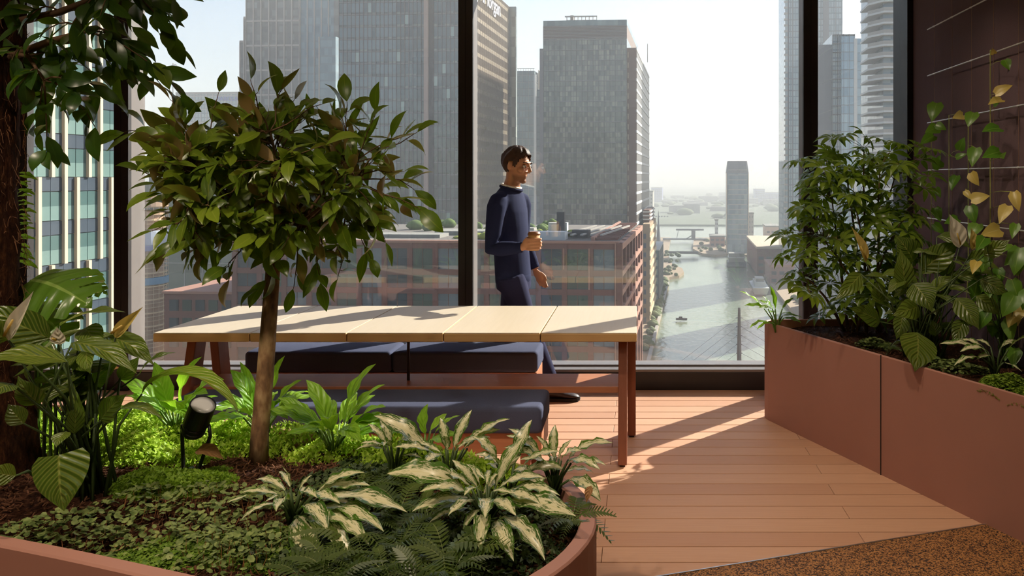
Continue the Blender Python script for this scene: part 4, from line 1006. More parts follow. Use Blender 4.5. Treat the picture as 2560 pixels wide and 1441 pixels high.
lily('peace_lily', 'peace lily with striped leaves hanging over the right planter rim', base, 4.4, [
 (2152,685,2086,752,46,4.5,4.35,'c'),(2262,722,2250,622,58,4.4,4.4,'c'),(2282,655,2238,588,66,4.55,4.5,'c'),(2302,678,2400,600,66,4.5,4.45,'c'),(2283,710,2331,780,68,4.25,4.15,'c'),(2390,745,2448,824,66,4.2,4.1,'c'),
 (2293,832,2287,930,100,4.12,4.0,'c'),(2405,672,2496,694,50,4.3,4.2,'u'),(2418,655,2495,628,44,4.45,4.4,'c'),(2296,768,2230,790,54,4.3,4.2,'c'),(2200,805,2122,770,60,4.6,4.5,'c'),(2205,690,2300,700,40,4.5,4.5,'u'),
 (2330,730,2385,690,46,4.4,4.4,'u'),(2340,760,2300,720,50,4.45,4.45,'l'),(2370,690,2350,640,46,4.5,4.5,'c'),(2200,760,2190,700,44,4.6,4.6,'c'),(2410,800,2380,860,44,4.15,4.1,'c'),(2230,700,2160,690,40,4.55,4.5,'u'),(2255,790,2240,850,40,4.35,4.3,'c'),(2440,740,2500,790,46,4.2,4.15,'c'),
 (2450,700,2520,740,44,4.1,4.05,'c'),(2340,840,2330,800,40,4.3,4.3,'c'),(2460,640,2525,600,46,4.15,4.1,'c')],
 [(2398,620,2374,536,52,4.3,'spathe'),(2431,625,2428,570,30,4.35,'yspathe'),(2164,656,2128,566,24,4.55,'yspathe')], [(2180,2470,620,800,4.35,4.75,20),(2380,2560,660,840,4.15,4.5,12)])

# ---------------------------------------------------------------- rosettes (bright green ones at the back, variegated ones in front)
def rosette(kind, label, bx, by, d, tips, nrand, R, group, zsoil=SOILZ, Hh=.2, width=1.0, up0=(0,-.3,1), name=None):
    base = px(bx,by,d); base.z = zsoil
    P_ = Plant(name or {'bright':'rosette_plant','aglao':'variegated_plant'}[kind], label, 'plant', base, group)
    ends = [(px(x,y,dd), ws) for x,y,dd,ws in tips]
    for i in range(nrand):
        a = 2*PI*(i+RNG.random()*.6)/nrand; k = RNG.uniform(.55,1.0); e = base+Vector((math.cos(a)*R*k, math.sin(a)*R*k, Hh*RNG.uniform(.35,1.25))); ends.append((e, RNG.uniform(.85,1.15)))
    for e,ws in ends:
        hv = e-base; hor = Vector((hv.x,hv.y,0)); f = RNG.uniform(.22,.34)
        st = base+hor*f+Vector((0,0,max(.06,min(Hh*.75,hv.z*.6+.05)))); 
        P_.stem([base+jit(.012), base.lerp(st,.5)+Vector((0,0,.02)), st], [.006,.005,.004], 5)
        P_.leaf(pick(kind), st, e, Vector(up0)+jit(.2), ws*width, 1.0)
    P_.done(M_stem if kind == 'bright' else M_dstem)
gB = 'bright green rosette plants along the far edge of the planter'
rosette('bright', 'bright rosette plant left of the ficus trunk behind the spotlight', 440,1080,3.45, [(505,892,3.45,1.1),(385,905,3.4,1),(300,950,3.4,.9),(560,950,3.3,1),(330,1000,3.3,.9),(520,985,3.2,.9)], 13, .30, gB)
rosette('bright', 'bright rosette plant half hidden behind the ficus trunk', 655,1070,3.42, [(712,890,3.42,1.2),(575,925,3.4,1),(755,950,3.35,1),(560,985,3.35,.9),(745,1000,3.3,.9),(600,905,3.45,.8)], 13, .29, gB)
rosette('bright', 'bright rosette plant with one tall leaf right of the ficus trunk', 835,1125,3.22, [(940,910,3.22,1.35),(962,962,3.2,1.1),(765,950,3.25,1),(695,995,3.2,1),(965,1018,3.1,1.1),(990,1045,3.1,1),(715,1010,3.1,.8),(890,1080,3.05,.8),(770,1060,3.05,.8)], 13, .29, gB)
rosette('bright', 'small bright rosette plant next to the near bench cushion', 1060,1120,3.12, [(1070,1010,3.1,1.1),(960,1045,3.1,1),(1150,1040,3.12,1)], 6, .2, gB)
gA = 'variegated cream and green plants in the front of the planter'
rosette('aglao', 'variegated plant left of the others with one upright green leaf', 735,1330,2.62, [(608,1230,2.55,1.5),(702,1165,2.6,.5),(780,1188,2.65,1.5),(912,1182,2.6,1.2),(925,1215,2.6,1.1),(1018,1282,2.5,1.2),(925,1368,2.4,1),(850,1260,2.5,1.2),(640,1200,2.65,1.3),(820,1330,2.42,1.2),(960,1330,2.45,1),(603,1300,2.5,1.3),(762,1432,2.35,1.0),(795,1395,2.4,1),(880,1390,2.4,1.0),(690,1280,2.4,1.2)], 6, .2, gA, Hh=.16, width=.78)
rosette('aglao', 'largest variegated plant with leaves drooping to the planter rim', 1215,1300,2.58, [(968,1185,2.5,1.3),(1050,1230,2.45,1.1),(1130,1150,2.6,1.4),(1165,1160,2.62,.7),(1312,1092,2.62,1.3),(1360,1195,2.55,1.3),(1352,1262,2.45,1.2),(1440,1292,2.4,1.3),(1362,1402,2.3,1.0),(1284,1404,2.28,1.0),(1200,1380,2.3,.9),(1212,1298,2.35,1.1),(1030,1280,2.45,1.2),(1120,1290,2.4,1.1),(1080,1180,2.55,1.2),(1250,1180,2.6,1.3),(1290,1290,2.42,1.3),(1400,1240,2.5,1.1),(1160,1240,2.45,1.2)], 6, .2, gA, Hh=.2, width=.85)
rosette('aglao', 'variegated plant below the middle of the near bench', 1120,1190,2.95, [(935,1040,2.9,1.2),(1100,1045,2.98,1.2),(1180,1025,3.0,1.0),(1275,1048,2.95,1),(985,1120,2.85,1),(1060,1160,2.8,1.4),(1200,1100,2.85,1.2),(1250,1075,2.95,1),(1110,1090,2.9,1.2)], 5, .2, gA)
rosette('aglao', 'variegated plant at the right end reaching over the deck', 1385,1205,2.84, [(1532,1108,2.8,.8),(1388,1062,2.88,1.1),(1500,1175,2.7,.9),(1502,1255,2.62,.9),(1270,1072,2.9,1),(1260,1120,2.8,1.1),(1515,1165,2.75,.8),(1430,1100,2.85,.9),(1300,1150,2.75,1),(1340,1090,2.85,1.0)], 5, .2, gA)
rosette('aglao', 'variegated plant between the bench end and the largest variegated plant', 1270,1210,2.78, [(1180,1090,2.8,1.1),(1330,1050,2.85,1.1),(1400,1130,2.75,1.0),(1210,1150,2.65,1.2),(1330,1190,2.62,1.2)], 6, .2, gA)
rosette('aglao', 'pale variegated plant nearest the ficus side of the ferns', 985,1150,3.0, [(920,1060,3.0,1),(1040,1070,3.0,1.1),(900,1110,2.95,1),(1080,1120,2.9,1)], 6, .17, gA)
rosette('aglao', 'variegated plant under the peace lily in the right planter', 2490,900,4.0, [(2400,880,3.95,1),(2555,930,3.9,1),(2350,860,4.0,1),(2540,860,3.95,1),(2440,850,4.05,1),(2385,915,3.9,.9)], 4, .22, None, RS)
rosette('bright', 'small arching plant at the window end of the right planter', 1942,800,5.2, [(1848,728,5.2,.8),(1874,822,5.15,.7),(1892,826,5.15,.6),(1860,765,5.2,.8),(1985,745,5.2,1),(1925,715,5.22,.9),(1985,790,5.1,1.1),(1905,740,5.2,.8)], 5, .2, None, RS, name='arching_plant')

# ---------------------------------------------------------------- monstera and small leaves behind the trunk
def monstera_mesh():
    vs = []; fs = []; uv = []; n = 48; cols = (0,.3,.6,.85,1.0)
    pr = [(0,.55),(.05,.85),(.2,1),(.45,.95),(.7,.7),(.88,.35),(1,.0)]
    for sgn in (-1,1):
        k0 = len(vs)
        for i in range(n+1):
            t = i/n; w_ = .46*np.interp(t,[p[0] for p in pr],[p[1] for p in pr]); ph = (t*5.2+.35) % 1.0
            cut = 1.0 if (ph > .17 or t < .06 or t > .93) else .34
            for c in cols:
                f = c*cut; x = sgn*w_*f; y = t+.22*w_*f-(.10*f if t < .1 else 0)
                vs.append((x, y, .10*math.sin(t*PI)-.75*(abs(x))**1.7-.04*math.sin(t*5.2*2*PI)*f)); uv.append((.5+sgn*.5*f, t))
        m_ = len(cols)
        for i in range(n):
            for j in range(m_-1):
                q = (k0+i*m_+j, k0+i*m_+j+1, k0+(i+1)*m_+j+1, k0+(i+1)*m_+j); fs.append(q if sgn > 0 else q[::-1])
    return mesh_uv('monstera_leaf', vs, fs, uv, L_mons)
mm_ = monstera_mesh(); base = px(90,1100,3.35); base.z = SOILZ
P_ = Plant('monstera', 'monstera with split glossy leaves behind the peace lily', 'plant', base)
for (a,b,da,db,ws) in (((78,700),(225,765),3.2,3.05,.95),((75,770),(170,850),3.3,3.15,.85),((185,700),(268,735),3.35,3.3,.6),((95,800),(30,880),3.2,3.1,.8)):
    p = px(*a,da); P_.leaf(mm_, p, px(*b,db), (.2,-.8,.8), ws); P_.stem([base+jit(.03), base.lerp(p,.6)+Vector((.02,0,.1)), p], [.008,.007,.005])
P_.done()
base = px(60,1020,3.62); base.z = SOILZ
P_ = Plant('climbing_plant', 'narrow bright leaves peeping out behind the thick trunk', 'plant', base)
P_.stem([base, px(40,700,3.5), px(42,430,3.45)], [.008,.006,.004])
for i in range(22):
    y = 432+i*10.5; b = px(42+RNG.uniform(-4,6),y,3.45); P_.leaf(LM['bright'][2], b, px(RNG.uniform(68,98),y+RNG.uniform(-12,22),3.42), (0,-.5,1), .8)
P_.done()

# ---------------------------------------------------------------- schefflera shrub
def palmate_mesh(name, n=7):
    vs = []; fs = []; uv = []; pr = PROF['lance']
    for k in range(n):
        a = (k-(n-1)/2)*(2*PI*.86/n); k0 = len(vs); m_ = 4; L = 1.0-.18*abs(k-(n-1)/2)/(n/2)
        for i in range(m_+1):
            t = i/m_; w_ = np.interp(t,[q[0] for q in pr],[q[1] for q in pr])*.15; r_ = .10+t*.9*L; z = .10*math.sin(t*PI*.8)-.28*t*t
            for s in (-1,0,1):
                x_ = s*max(w_,.006); vs.append((x_*math.cos(a)+r_*math.sin(a), r_*math.cos(a)-x_*math.sin(a), z+.25*abs(x_))); uv.append((s*.5+.5,t))
        fs += [(k0+i*3+j, k0+i*3+j+1, k0+(i+1)*3+j+1, k0+(i+1)*3+j) for i in range(m_) for j in range(2)]
    return mesh_uv(name, vs, fs, uv, L_scheff)
def schefflera():
    base = px(2160,840,5.05); base.z = RS; pm_ = [palmate_mesh('palmate_leaf',7), palmate_mesh('palmate_leaf',8)]
    P_ = Plant('schefflera', 'bushy schefflera shrub with fingered leaves in the right planter', 'shrub', base)
    stems = []
    for (x,y,dd) in ((2115,430,0),(2160,370,.05),(2200,420,-.1),(2235,450,.0),(2080,500,-.05),(2060,600,-.15),(2250,560,-.15),(2010,690,-.05),(2140,520,-.2)):
        e = px(x,y,5.05+dd); s0 = base+Vector((RNG.uniform(-.12,.12),RNG.uniform(-.06,.06),0)); md = s0.lerp(e,.5)+Vector((0,0,.05)); pts = [s0, s0.lerp(md,.5)+jit(.01), md, md.lerp(e,.6)+jit(.015), e]
        P_.stem(pts, [.012,.010,.008,.006,.004], 6); stems.append(pts)
    tips = [(2010,405),(2030,445),(2000,400),(2085,345),(2110,340),(2160,340),(2200,350),(2245,360),(2290,365),(2330,375),(2070,380),(2150,375),(2030,480),(2010,520),(2000,560),(1985,600),(1960,575),(1965,590),(2000,640),(1990,680),(1960,640),(2010,720),(1985,700),(2300,400),(2270,430),(2310,470),(2290,520),(2320,440),(2270,590),(2300,600),(2225,380)]
    ends = [(px(x,y,5.0+RNG.uniform(-.12,.12)),.10) for x,y in tips]
    for i in range(175):
        f = RNG.random(); y = 385+f*410; hw = np.interp(y,[335,420,520,640,760,830],[70,120,145,150,130,80]); x = 2145+RNG.uniform(-1,1)*hw
        ends.append((px(x,y,5.03+RNG.uniform(-.30,.22)),.085))
    for e,R in ends:
        allp = [q for s_ in stems for q in s_]; h = min(allp, key=lambda q: (q-e).length+(.08 if q.z > e.z else 0))
        d = e-h; P_.stem([h, h.lerp(e,.55)+Vector((0,0,.02)), e], .0018, 3)
        hz_ = Vector((d.x,d.y-.05,0)); hz_ = hz_.normalized() if hz_.length > .02 else Vector((0,-1,0))
        L = RNG.uniform(.10,.145)
        P_.leaf(RNG.choice(pm_), e, e+(hz_+Vector((0,0,-.25))+jit(.15)).normalized()*L, Vector((0,-.25,1))+hz_*.3+jit(.75))
    P_.done(plain('schefflera_stem','6b5236',.7))
schefflera()

# ---------------------------------------------------------------- pothos on the trellis
def pothos(label, wire, ytop, ybot, leaves, name='pothos_vine'):
    x0 = 2.03; b = Vector((x0-.03, wire, RS)); P_ = Plant(name, label, 'vine', b)
    pts = []; n = 14
    for i in range(n+1):
        y = ybot+(ytop-ybot)*i/n; col = PPX+2.03/wire*FPX; p = px(col+6*math.sin(i*1.1), y, wire); p.x = 2.02; pts.append(p)
    P_.stem([b]+pts, .0026, 5)
    for (x,y,tx,ty,k) in leaves:
        d = min(wire, 2.0*FPX/(max(x,tx)-PPX)); p = px(x,y,d-.02); q = px(tx,ty,d-.05); nd = min(pts, key=lambda r_: (r_-p).length); P_.stem([nd, nd.lerp(p,.5)+Vector((-.004,0,.006)), p], .0014, 4)
        P_.leaf(LM[k][0], p, q, Vector((-.55,-.8,.25))+jit(.25), RNG.uniform(.85,1.15))
    P_.done(plain('vine_stem','8f9446',.6))
pothos('pothos vine with dark leaves on the leftmost trellis cable', 5.47, 268, 640, [(2342,258,2330,305,'pothos'),(2340,312,2366,325,'pothos'),(2345,320,2312,332,'pothos'),(2335,340,2300,362,'pothos'),(2345,405,2352,388,'pothos'),(2340,470,2352,495,'pothos'),(2338,520,2352,555,'pothos'),(2335,560,2362,585,'pothos'),(2350,420,2330,390,'pothos')])
pothos('short pothos vine on the second trellis cable', 5.16, 288, 640, [(2408,288,2380,296,'gold'),(2398,375,2412,343,'pothos'),(2390,395,2418,385,'pothos'),(2380,392,2372,390,'pothos'),(2392,440,2378,478,'pothos'),(2395,548,2360,560,'pothos'),(2400,590,2370,615,'pothos')])
pothos('pothos vine with pale curled leaves on the middle trellis cable', 4.86, 282, 660, [(2434,282,2420,318,'pothos'),(2440,370,2430,418,'pothos'),(2428,432,2448,465,'gold'),(2440,445,2420,440,'gold'),(2412,478,2430,500,'gold'),(2428,500,2475,490,'gold'),(2425,515,2438,560,'pothos'),(2445,560,2425,600,'pothos'),(2440,610,2470,630,'pothos')])
pothos('tallest pothos vine climbing to the upper trellis rod', 4.557, 125, 680, [(2512,150,2524,176,'pothos'),(2485,135,2480,120,'gold'),(2488,235,2532,213,'gold'),(2485,265,2500,255,'pothos'),(2500,322,2455,330,'pothos'),(2500,380,2455,395,'pothos'),(2505,395,2516,380,'pothos'),(2520,515,2498,560,'gold'),(2535,480,2548,530,'gold'),(2500,575,2450,590,'gold'),(2540,560,2530,598,'pothos'),(2550,620,2535,690,'pothos'),(2530,700,2550,760,'pothos'),(2520,740,2495,800,'pothos'),(2545,640,2510,665,'pothos'),(2505,250,2470,262,'gold'),(2520,610,2490,640,'pothos'),(2550,760,2520,820,'gold')])

# ---------------------------------------------------------------- ferns
def frond_mesh(name, n=15, aspect=.34):
    vs = []; fs = []; uv = []
    def zc(t): return .22*math.sin(t*PI*.9)-.25*t*t
    for i in range(n+1):
        t = i/n
        for s in (-1,1): vs.append((s*.006*(1-t*.7), t, zc(t))); uv.append((.5,t))
    fs += [(2*i,2*i+1,2*i+3,2*i+2) for i in range(n)]
    for i in range(1,n):
        t = i/n; w_ = aspect*.5*math.sin(min(1,t*1.5+.1)*PI*.5)*(1-t)**.55*1.25
        for s in (-1,1):
            k = len(vs); dt = .55/n
            for (fx,ya,yb) in ((0,-dt*.7,dt*.7),(.55,dt*.1,dt*1.5),(1,dt*1.3,dt*1.5)):
                for yy in (ya,yb): vs.append((s*w_*fx, t+yy+w_*fx*.35, zc(t)-w_*fx*.18)); uv.append((.5+s*.5*fx,t))
            for q in ((k,k+1,k+3,k+2),(k+2,k+3,k+5,k+4)): fs.append(q if s < 0 else q[::-1])
    return mesh_uv(name, vs, fs, uv, L_fern)
FR = [frond_mesh('frond',15,.40), frond_mesh('frond',13,.46)]
def fern(x, y, d, label, n=9, R=.16, H=.09, group=None, zs=SOILZ):
    b = px(x,y,d); b.z = zs; P_ = Plant('fern', label, 'fern', b, group)
    for i in range(n):
        a = 2*PI*(i+RNG.random()*.7)/n; k = RNG.uniform(.7,1.1); e = b+Vector((math.cos(a)*R*k, math.sin(a)*R*k, H*RNG.uniform(.3,1.3)))
        P_.leaf(RNG.choice(FR), b+Vector((0,0,.03)), e, Vector((0,-.2,1))+jit(.2), RNG.uniform(.9,1.2), name='frond')
    P_.done()
gF = 'low ferns in the front of the rounded planter'
for (x,y,d) in ((1000,1330,2.42),(1110,1350,2.36),(960,1400,2.26),(1040,1425,2.22),(880,1330,2.45),(1000,1250,2.68),(900,1210,2.82),(960,1180,2.95),(840,1430,2.2),(1070,1260,2.62),(1130,1400,2.26),(820,1400,2.28),(760,1430,2.2),(1010,1190,2.9),(930,1290,2.55),(1180,1360,2.34)):
    fern(x, y, d, 'low dark fern in the row nearest the front rim' if y >= 1390 else ('low dark fern beside the bark mulch behind the left variegated plant' if y < 1240 else 'low dark fern between the two front variegated plants'), 8, RNG.uniform(.13,.19), .08, gF)
fern(1430,1265,2.6, 'fern spilling over the right rim of the rounded planter', 10, .15, .06)
fern(2225,870,4.55, 'small fern below the schefflera stems', 9, .10, .06, None, RS)

# ---------------------------------------------------------------- ground cover, mulch (nobody could count it)
def cover(name, label, pts, mat, size, tilt=.6, shape='quad', parent=None):
    """many tiny leaves given by (x,y,z) points"""
    pts = np.asarray(pts); n = len(pts); rs = np.random.RandomState(5)
    nv = 4 if shape == 'quad' else 6
    a = rs.rand(n)*2*PI; tl = (rs.rand(n)-.5)*2*tilt; tl2 = (rs.rand(n)-.5)*2*tilt; sz = size*(.7+.6*rs.rand(n))
    V = np.zeros((n,nv,3))
    for k in range(nv):
        g_ = 2*PI*k/nv; r1 = 1.0 if (shape != 'quad' or k % 2 == 0) else .62
        lx = np.cos(g_)*r1*sz; ly = np.sin(g_)*r1*sz
        x = lx*np.cos(a)-ly*np.sin(a); y = lx*np.sin(a)+ly*np.cos(a)
        V[:,k,0] = pts[:,0]+x; V[:,k,1] = pts[:,1]+y; V[:,k,2] = pts[:,2]+x*tl+y*tl2
    me = bpy.data.meshes.new(name); F = np.arange(n*nv).reshape(n,nv)
    me.vertices.add(n*nv); me.vertices.foreach_set('co', V.ravel()); me.loops.add(n*nv); me.loops.foreach_set('vertex_index', F.ravel().astype(np.int32))
    me.polygons.add(n); me.polygons.foreach_set('loop_start', (np.arange(n)*nv).astype(np.int32)); me.update(calc_edges=True); me.materials.append(mat)
    o = link(name, me, parent); 
    if parent is None: tag(o, label, 'ground cover', kind='stuff')
    else: o['kind'] = 'stuff'
    return o
def m_cover(name, c1, c2, trans=.4, sc=60.0, rough=.5):
    t = NT(name); nz = t.n('TexNoise', None, Vector=t.n('TexCoord').outputs['Object'], Scale=sc, Detail=2.0).outputs[0]
    c = t.mix(t.ramp(nz,[(.35,(0,0,0)),(.65,(1,1,1))]), lin(c1), lin(c2)); b = t.n('BsdfPrincipled', None, Base_Color=c, Roughness=rough, Specular_IOR_Level=.3); tl = t.n('BsdfTranslucent', None, Color=c)
    mx = t.n('MixShader', None, Fac=trans); t.t.links.new(b.outputs[0], mx.inputs[1]); t.t.links.new(tl.outputs[0], mx.inputs[2]); t.t.links.new(mx.outputs[0], t.out.inputs[0]); return t.m
def patch(blobs, n, z0, zr, dens=1.0, zs=SOILZ, poly=NEAR):
    """points heaped over round patches (cx, cy, rx, ry, height)"""
    out = []; tot = sum(b[2]*b[3] for b in blobs)
    for (cx_,cy_,rx,ry,h) in blobs:
        for _ in range(int(n*rx*ry/tot)):
            a = RNG.random()*2*PI; r_ = math.sqrt(RNG.random()); x = cx_+rx*r_*math.cos(a); y = cy_+ry*r_*math.sin(a)
            if poly is not None and (not in_poly(x,y,poly)): continue
            lump = .75+.25*math.sin(x*23+cx_*7)*math.cos(y*19)
            out.append((x, y, zs+hump(x,y)+h*lump*max(0,1-r_**3)*(1-zr*RNG.random()**2)+z0))
    return out
def gx(x, y, z=SOILZ):
    d = (EYE-z)*FPX/(y-PPY); return ((x-PPX)/FPX*d, d)
def bl(x, y, rx, ry, h): c = gx(x,y); return (c[0],c[1],rx,ry,h)
M_lime = m_cover('lime_ground_cover', '9abc30', 'c8de5c', .5); M_moss = m_cover('green_ground_cover', '4f6f1c', '7a9434', .3); M_round = m_cover('round_leaf_cover', '4a5c2c', '869256', .2, 40.0); M_low = m_cover('dark_low_cover', '26381a', '4a5630', .2, 50.0)
cover('lime_ground_cover', 'lime green ground cover heaped along the sunny far side', patch([bl(350,1135,.36,.20,.085),(-2.25,3.50,.4,.30,.14),(-1.98,3.44,.35,.24,.14),(-1.74,3.45,.28,.15,.14),(-1.42,3.43,.28,.12,.135),(-1.15,3.28,.3,.13,.13),(-.85,3.13,.28,.13,.12),(-.55,3.0,.2,.12,.10),(-2.9,3.55,.4,.3,.14)], 42000, .0, .75), M_lime, .0085, 1.5)
cover('green_ground_cover', 'soft green moss-like cover left of the ficus trunk', patch([bl(430,1215,.24,.14,.055),bl(540,1180,.06,.05,.02)], 8000, .0, .7), m_cover('fresh_ground_cover','6d9024','98b63a',.5), .0075, 1.3)
cover('mossy_ground_cover', 'dense dark moss carpet near the front rim', patch([bl(560,1360,.34,.11,.03),bl(430,1400,.25,.10,.03),bl(700,1400,.2,.1,.03),bl(330,1390,.2,.1,.03)], 15000, .0, .8), M_moss, .0075)
rp = patch([bl(300,1330,.42,.16,.07),bl(480,1270,.36,.14,.08),bl(600,1310,.2,.18,.09),bl(560,1390,.2,.12,.08),bl(160,1350,.3,.12,.06),bl(620,1400,.12,.16,.10)], 1700, .012, .5)
cover('round_leaf_creeper', 'small round-leaved creeper with wiry stems', rp, M_round, .0092, .6, 'hex')
m = MB()
for p in rp[::3]:
    q = Vector(p); m.tube([Vector((q.x+RNG.uniform(-.02,.02), q.y+RNG.uniform(-.02,.02), SOILZ)), q+jit(.006)], .0009, 3, False)
o = m.build('creeper_stems', plain('wiry_stem','8a5a30',.7)); tag(o, 'thin reddish stems of the round-leaved creeper', 'stems', kind='stuff')
cover('low_dark_cover', 'dark low foliage between the front plants', patch([bl(1050,1380,.5,.22,.05),bl(900,1230,.28,.16,.06),bl(1000,1180,.25,.15,.06),bl(1150,1300,.4,.2,.05),bl(820,1390,.3,.14,.05)], 6500, .0, .7), M_low, .012, .9)
rb = []
def brm(x,y,rx,ry,h): d = (EYE-RS)*FPX/(y-PPY); return ((x-PPX)/FPX*d, d, rx, ry, h)
cover('moss_mound', 'bright moss mound at the near end of the right planter', patch([brm(2520,985,.14,.13,.11),brm(2610,1010,.15,.15,.10)], 9000, .0, .55, 1, RS, RIGHT), m_cover('mound_moss','5f7d20','8fa638'), .0075)
cover('low_dark_cover', 'dark low creeper on the soil of the right planter', patch([brm(2400,930,.16,.12,.05),brm(2330,910,.12,.1,.05),brm(2190,870,.12,.1,.05)], 900, .0, .6, 1, RS, RIGHT), M_round, .011, .6, 'hex')
# bark chips
def chips(name, label, poly, zs, n, box):
    m = MB(); c = 0
    while c < n:
        x = RNG.uniform(box[0],box[1]); y = RNG.uniform(box[2],box[3])
        if not in_poly(x,y,poly) or edge_dist(x,y,poly) < .06: continue
        c += 1; a = RNG.random()*PI; L = RNG.uniform(.003,.013); dx,dy = math.cos(a)*L,math.sin(a)*L; z = zs+hump(x,y)+RNG.uniform(.0,.012); t_ = RNG.uniform(-.008,.008)
        m.bar((x-dx,y-dy,z-t_),(x+dx,y+dy,z+t_), RNG.uniform(.002,.006), RNG.uniform(.0015,.004))
    o = m.build(name, plain('bark_chip','5c3c2a',.9,0,.2,.5,40.0)); tag(o, label, 'mulch', kind='stuff')
chips('bark_mulch', 'loose bark chips round the ficus trunk', NEAR, SOILZ, 7000, (-3.0,-.2,2.2,3.5))
chips('bark_mulch', 'loose bark chips in the right planter', RIGHT, RS, 900, (.8,2.07,3.3,5.4))
P_ = None
for (a,b,d,lab) in (((490,1128),(560,1150),3.1,'curled dry leaf lying below the garden spotlight'),((1478,1215),(1466,1258),2.62,'dry brown leaf caught on the right rim'),((300,920),(230,965),3.1,'withered brown leaf hanging inside the peace lily')):
    p = px(*a,d); q = px(*b,d-.03); o = link('dry_leaf', LM['dry'][0], M=leaf_matrix(p, q, (0,-.5,1), 1.2)); tag(o, lab, 'leaf')

# ---------------------------------------------------------------- garden spotlight
def spotlight():
    D = 3.12; b = px(478,1120,D); b.z = SOILZ; r = thing('garden_spotlight', 'black adjustable garden spotlight on a bracket among ground cover', 'spotlight', b)
    c0 = px(483,1078,D)-b; c1 = px(508,1012,D-.05)-b; ax = (c1-c0).normalized(); L = (c1-c0).length
    M = Matrix.Translation(c0) @ ax.to_track_quat('Z','Y').to_matrix().to_4x4(); R = .047
    blk = plain('black_powder_coat','17171a',.45)
    MB().lathe([(R*.75,-.012),(R*.92,0),(R*.92,.012),(R*.84,.014),(R*.84,.022),(R*.92,.024),(R*.92,.034),(R*.84,.036),(R*.84,.044),(R,.048),(R,L),(R*.93,L),(R*.93,L-.006)], 28, (0,0,0), M).build('housing', blk, r, smooth=False)
    MB().lathe([(R*.90,L-.010),(R*.92,L-.004),(R*.5,L-.001),(.001,L)], 28, (0,0,0), M).build('lens', plain('lamp_glass','b9b7b8',.25,0,.8), r, smooth=True)
    for s in (-1,1):
        e0 = c0+ax*.035+Vector((s*(R+.005),0,0)); MB().tube([e0, e0+Vector((s*.003,.004,-.045)), Vector((s*.030,.0,.012)), Vector((0,0,.004))], [.006,.007,.007,.008], 8).build('bracket_arm', blk, r, smooth=True)
    MB().lathe([(.008,-.10),(.012,.0),(.016,.012),(.010,.018)], 10).build('ground_spike', blk, r)
spotlight()

# ---------------------------------------------------------------- leafy pothos bush at the near end of the right planter
b_ = Vector((1.98, 4.25, RS)); P_ = Plant('pothos_bush', 'bushy pothos with heart leaves at the right picture edge', 'plant', b_)
for i in range(26):
    p = px(RNG.uniform(2440,2580), RNG.uniform(590,880), RNG.uniform(4.0,4.4)); p.x = min(p.x, 1.99); L = RNG.uniform(.09,.13)
    h = Vector((2.0, p.y+RNG.uniform(-.05,.1), min(p.z, 1.3)*RNG.uniform(.8,1))); P_.stem([b_+jit(.05), b_.lerp(p,.5)+Vector((.0,0,.05)), p], .002, 4)
    P_.leaf(LM['gold' if RNG.random() < .1 else 'pothos'][0], p, p+(Vector((-.35,-.3,-.8))+jit(.4)).normalized()*L, Vector((-.5,-.8,.4))+jit(.3), RNG.uniform(.85,1.1))
P_.done(M_dstem)
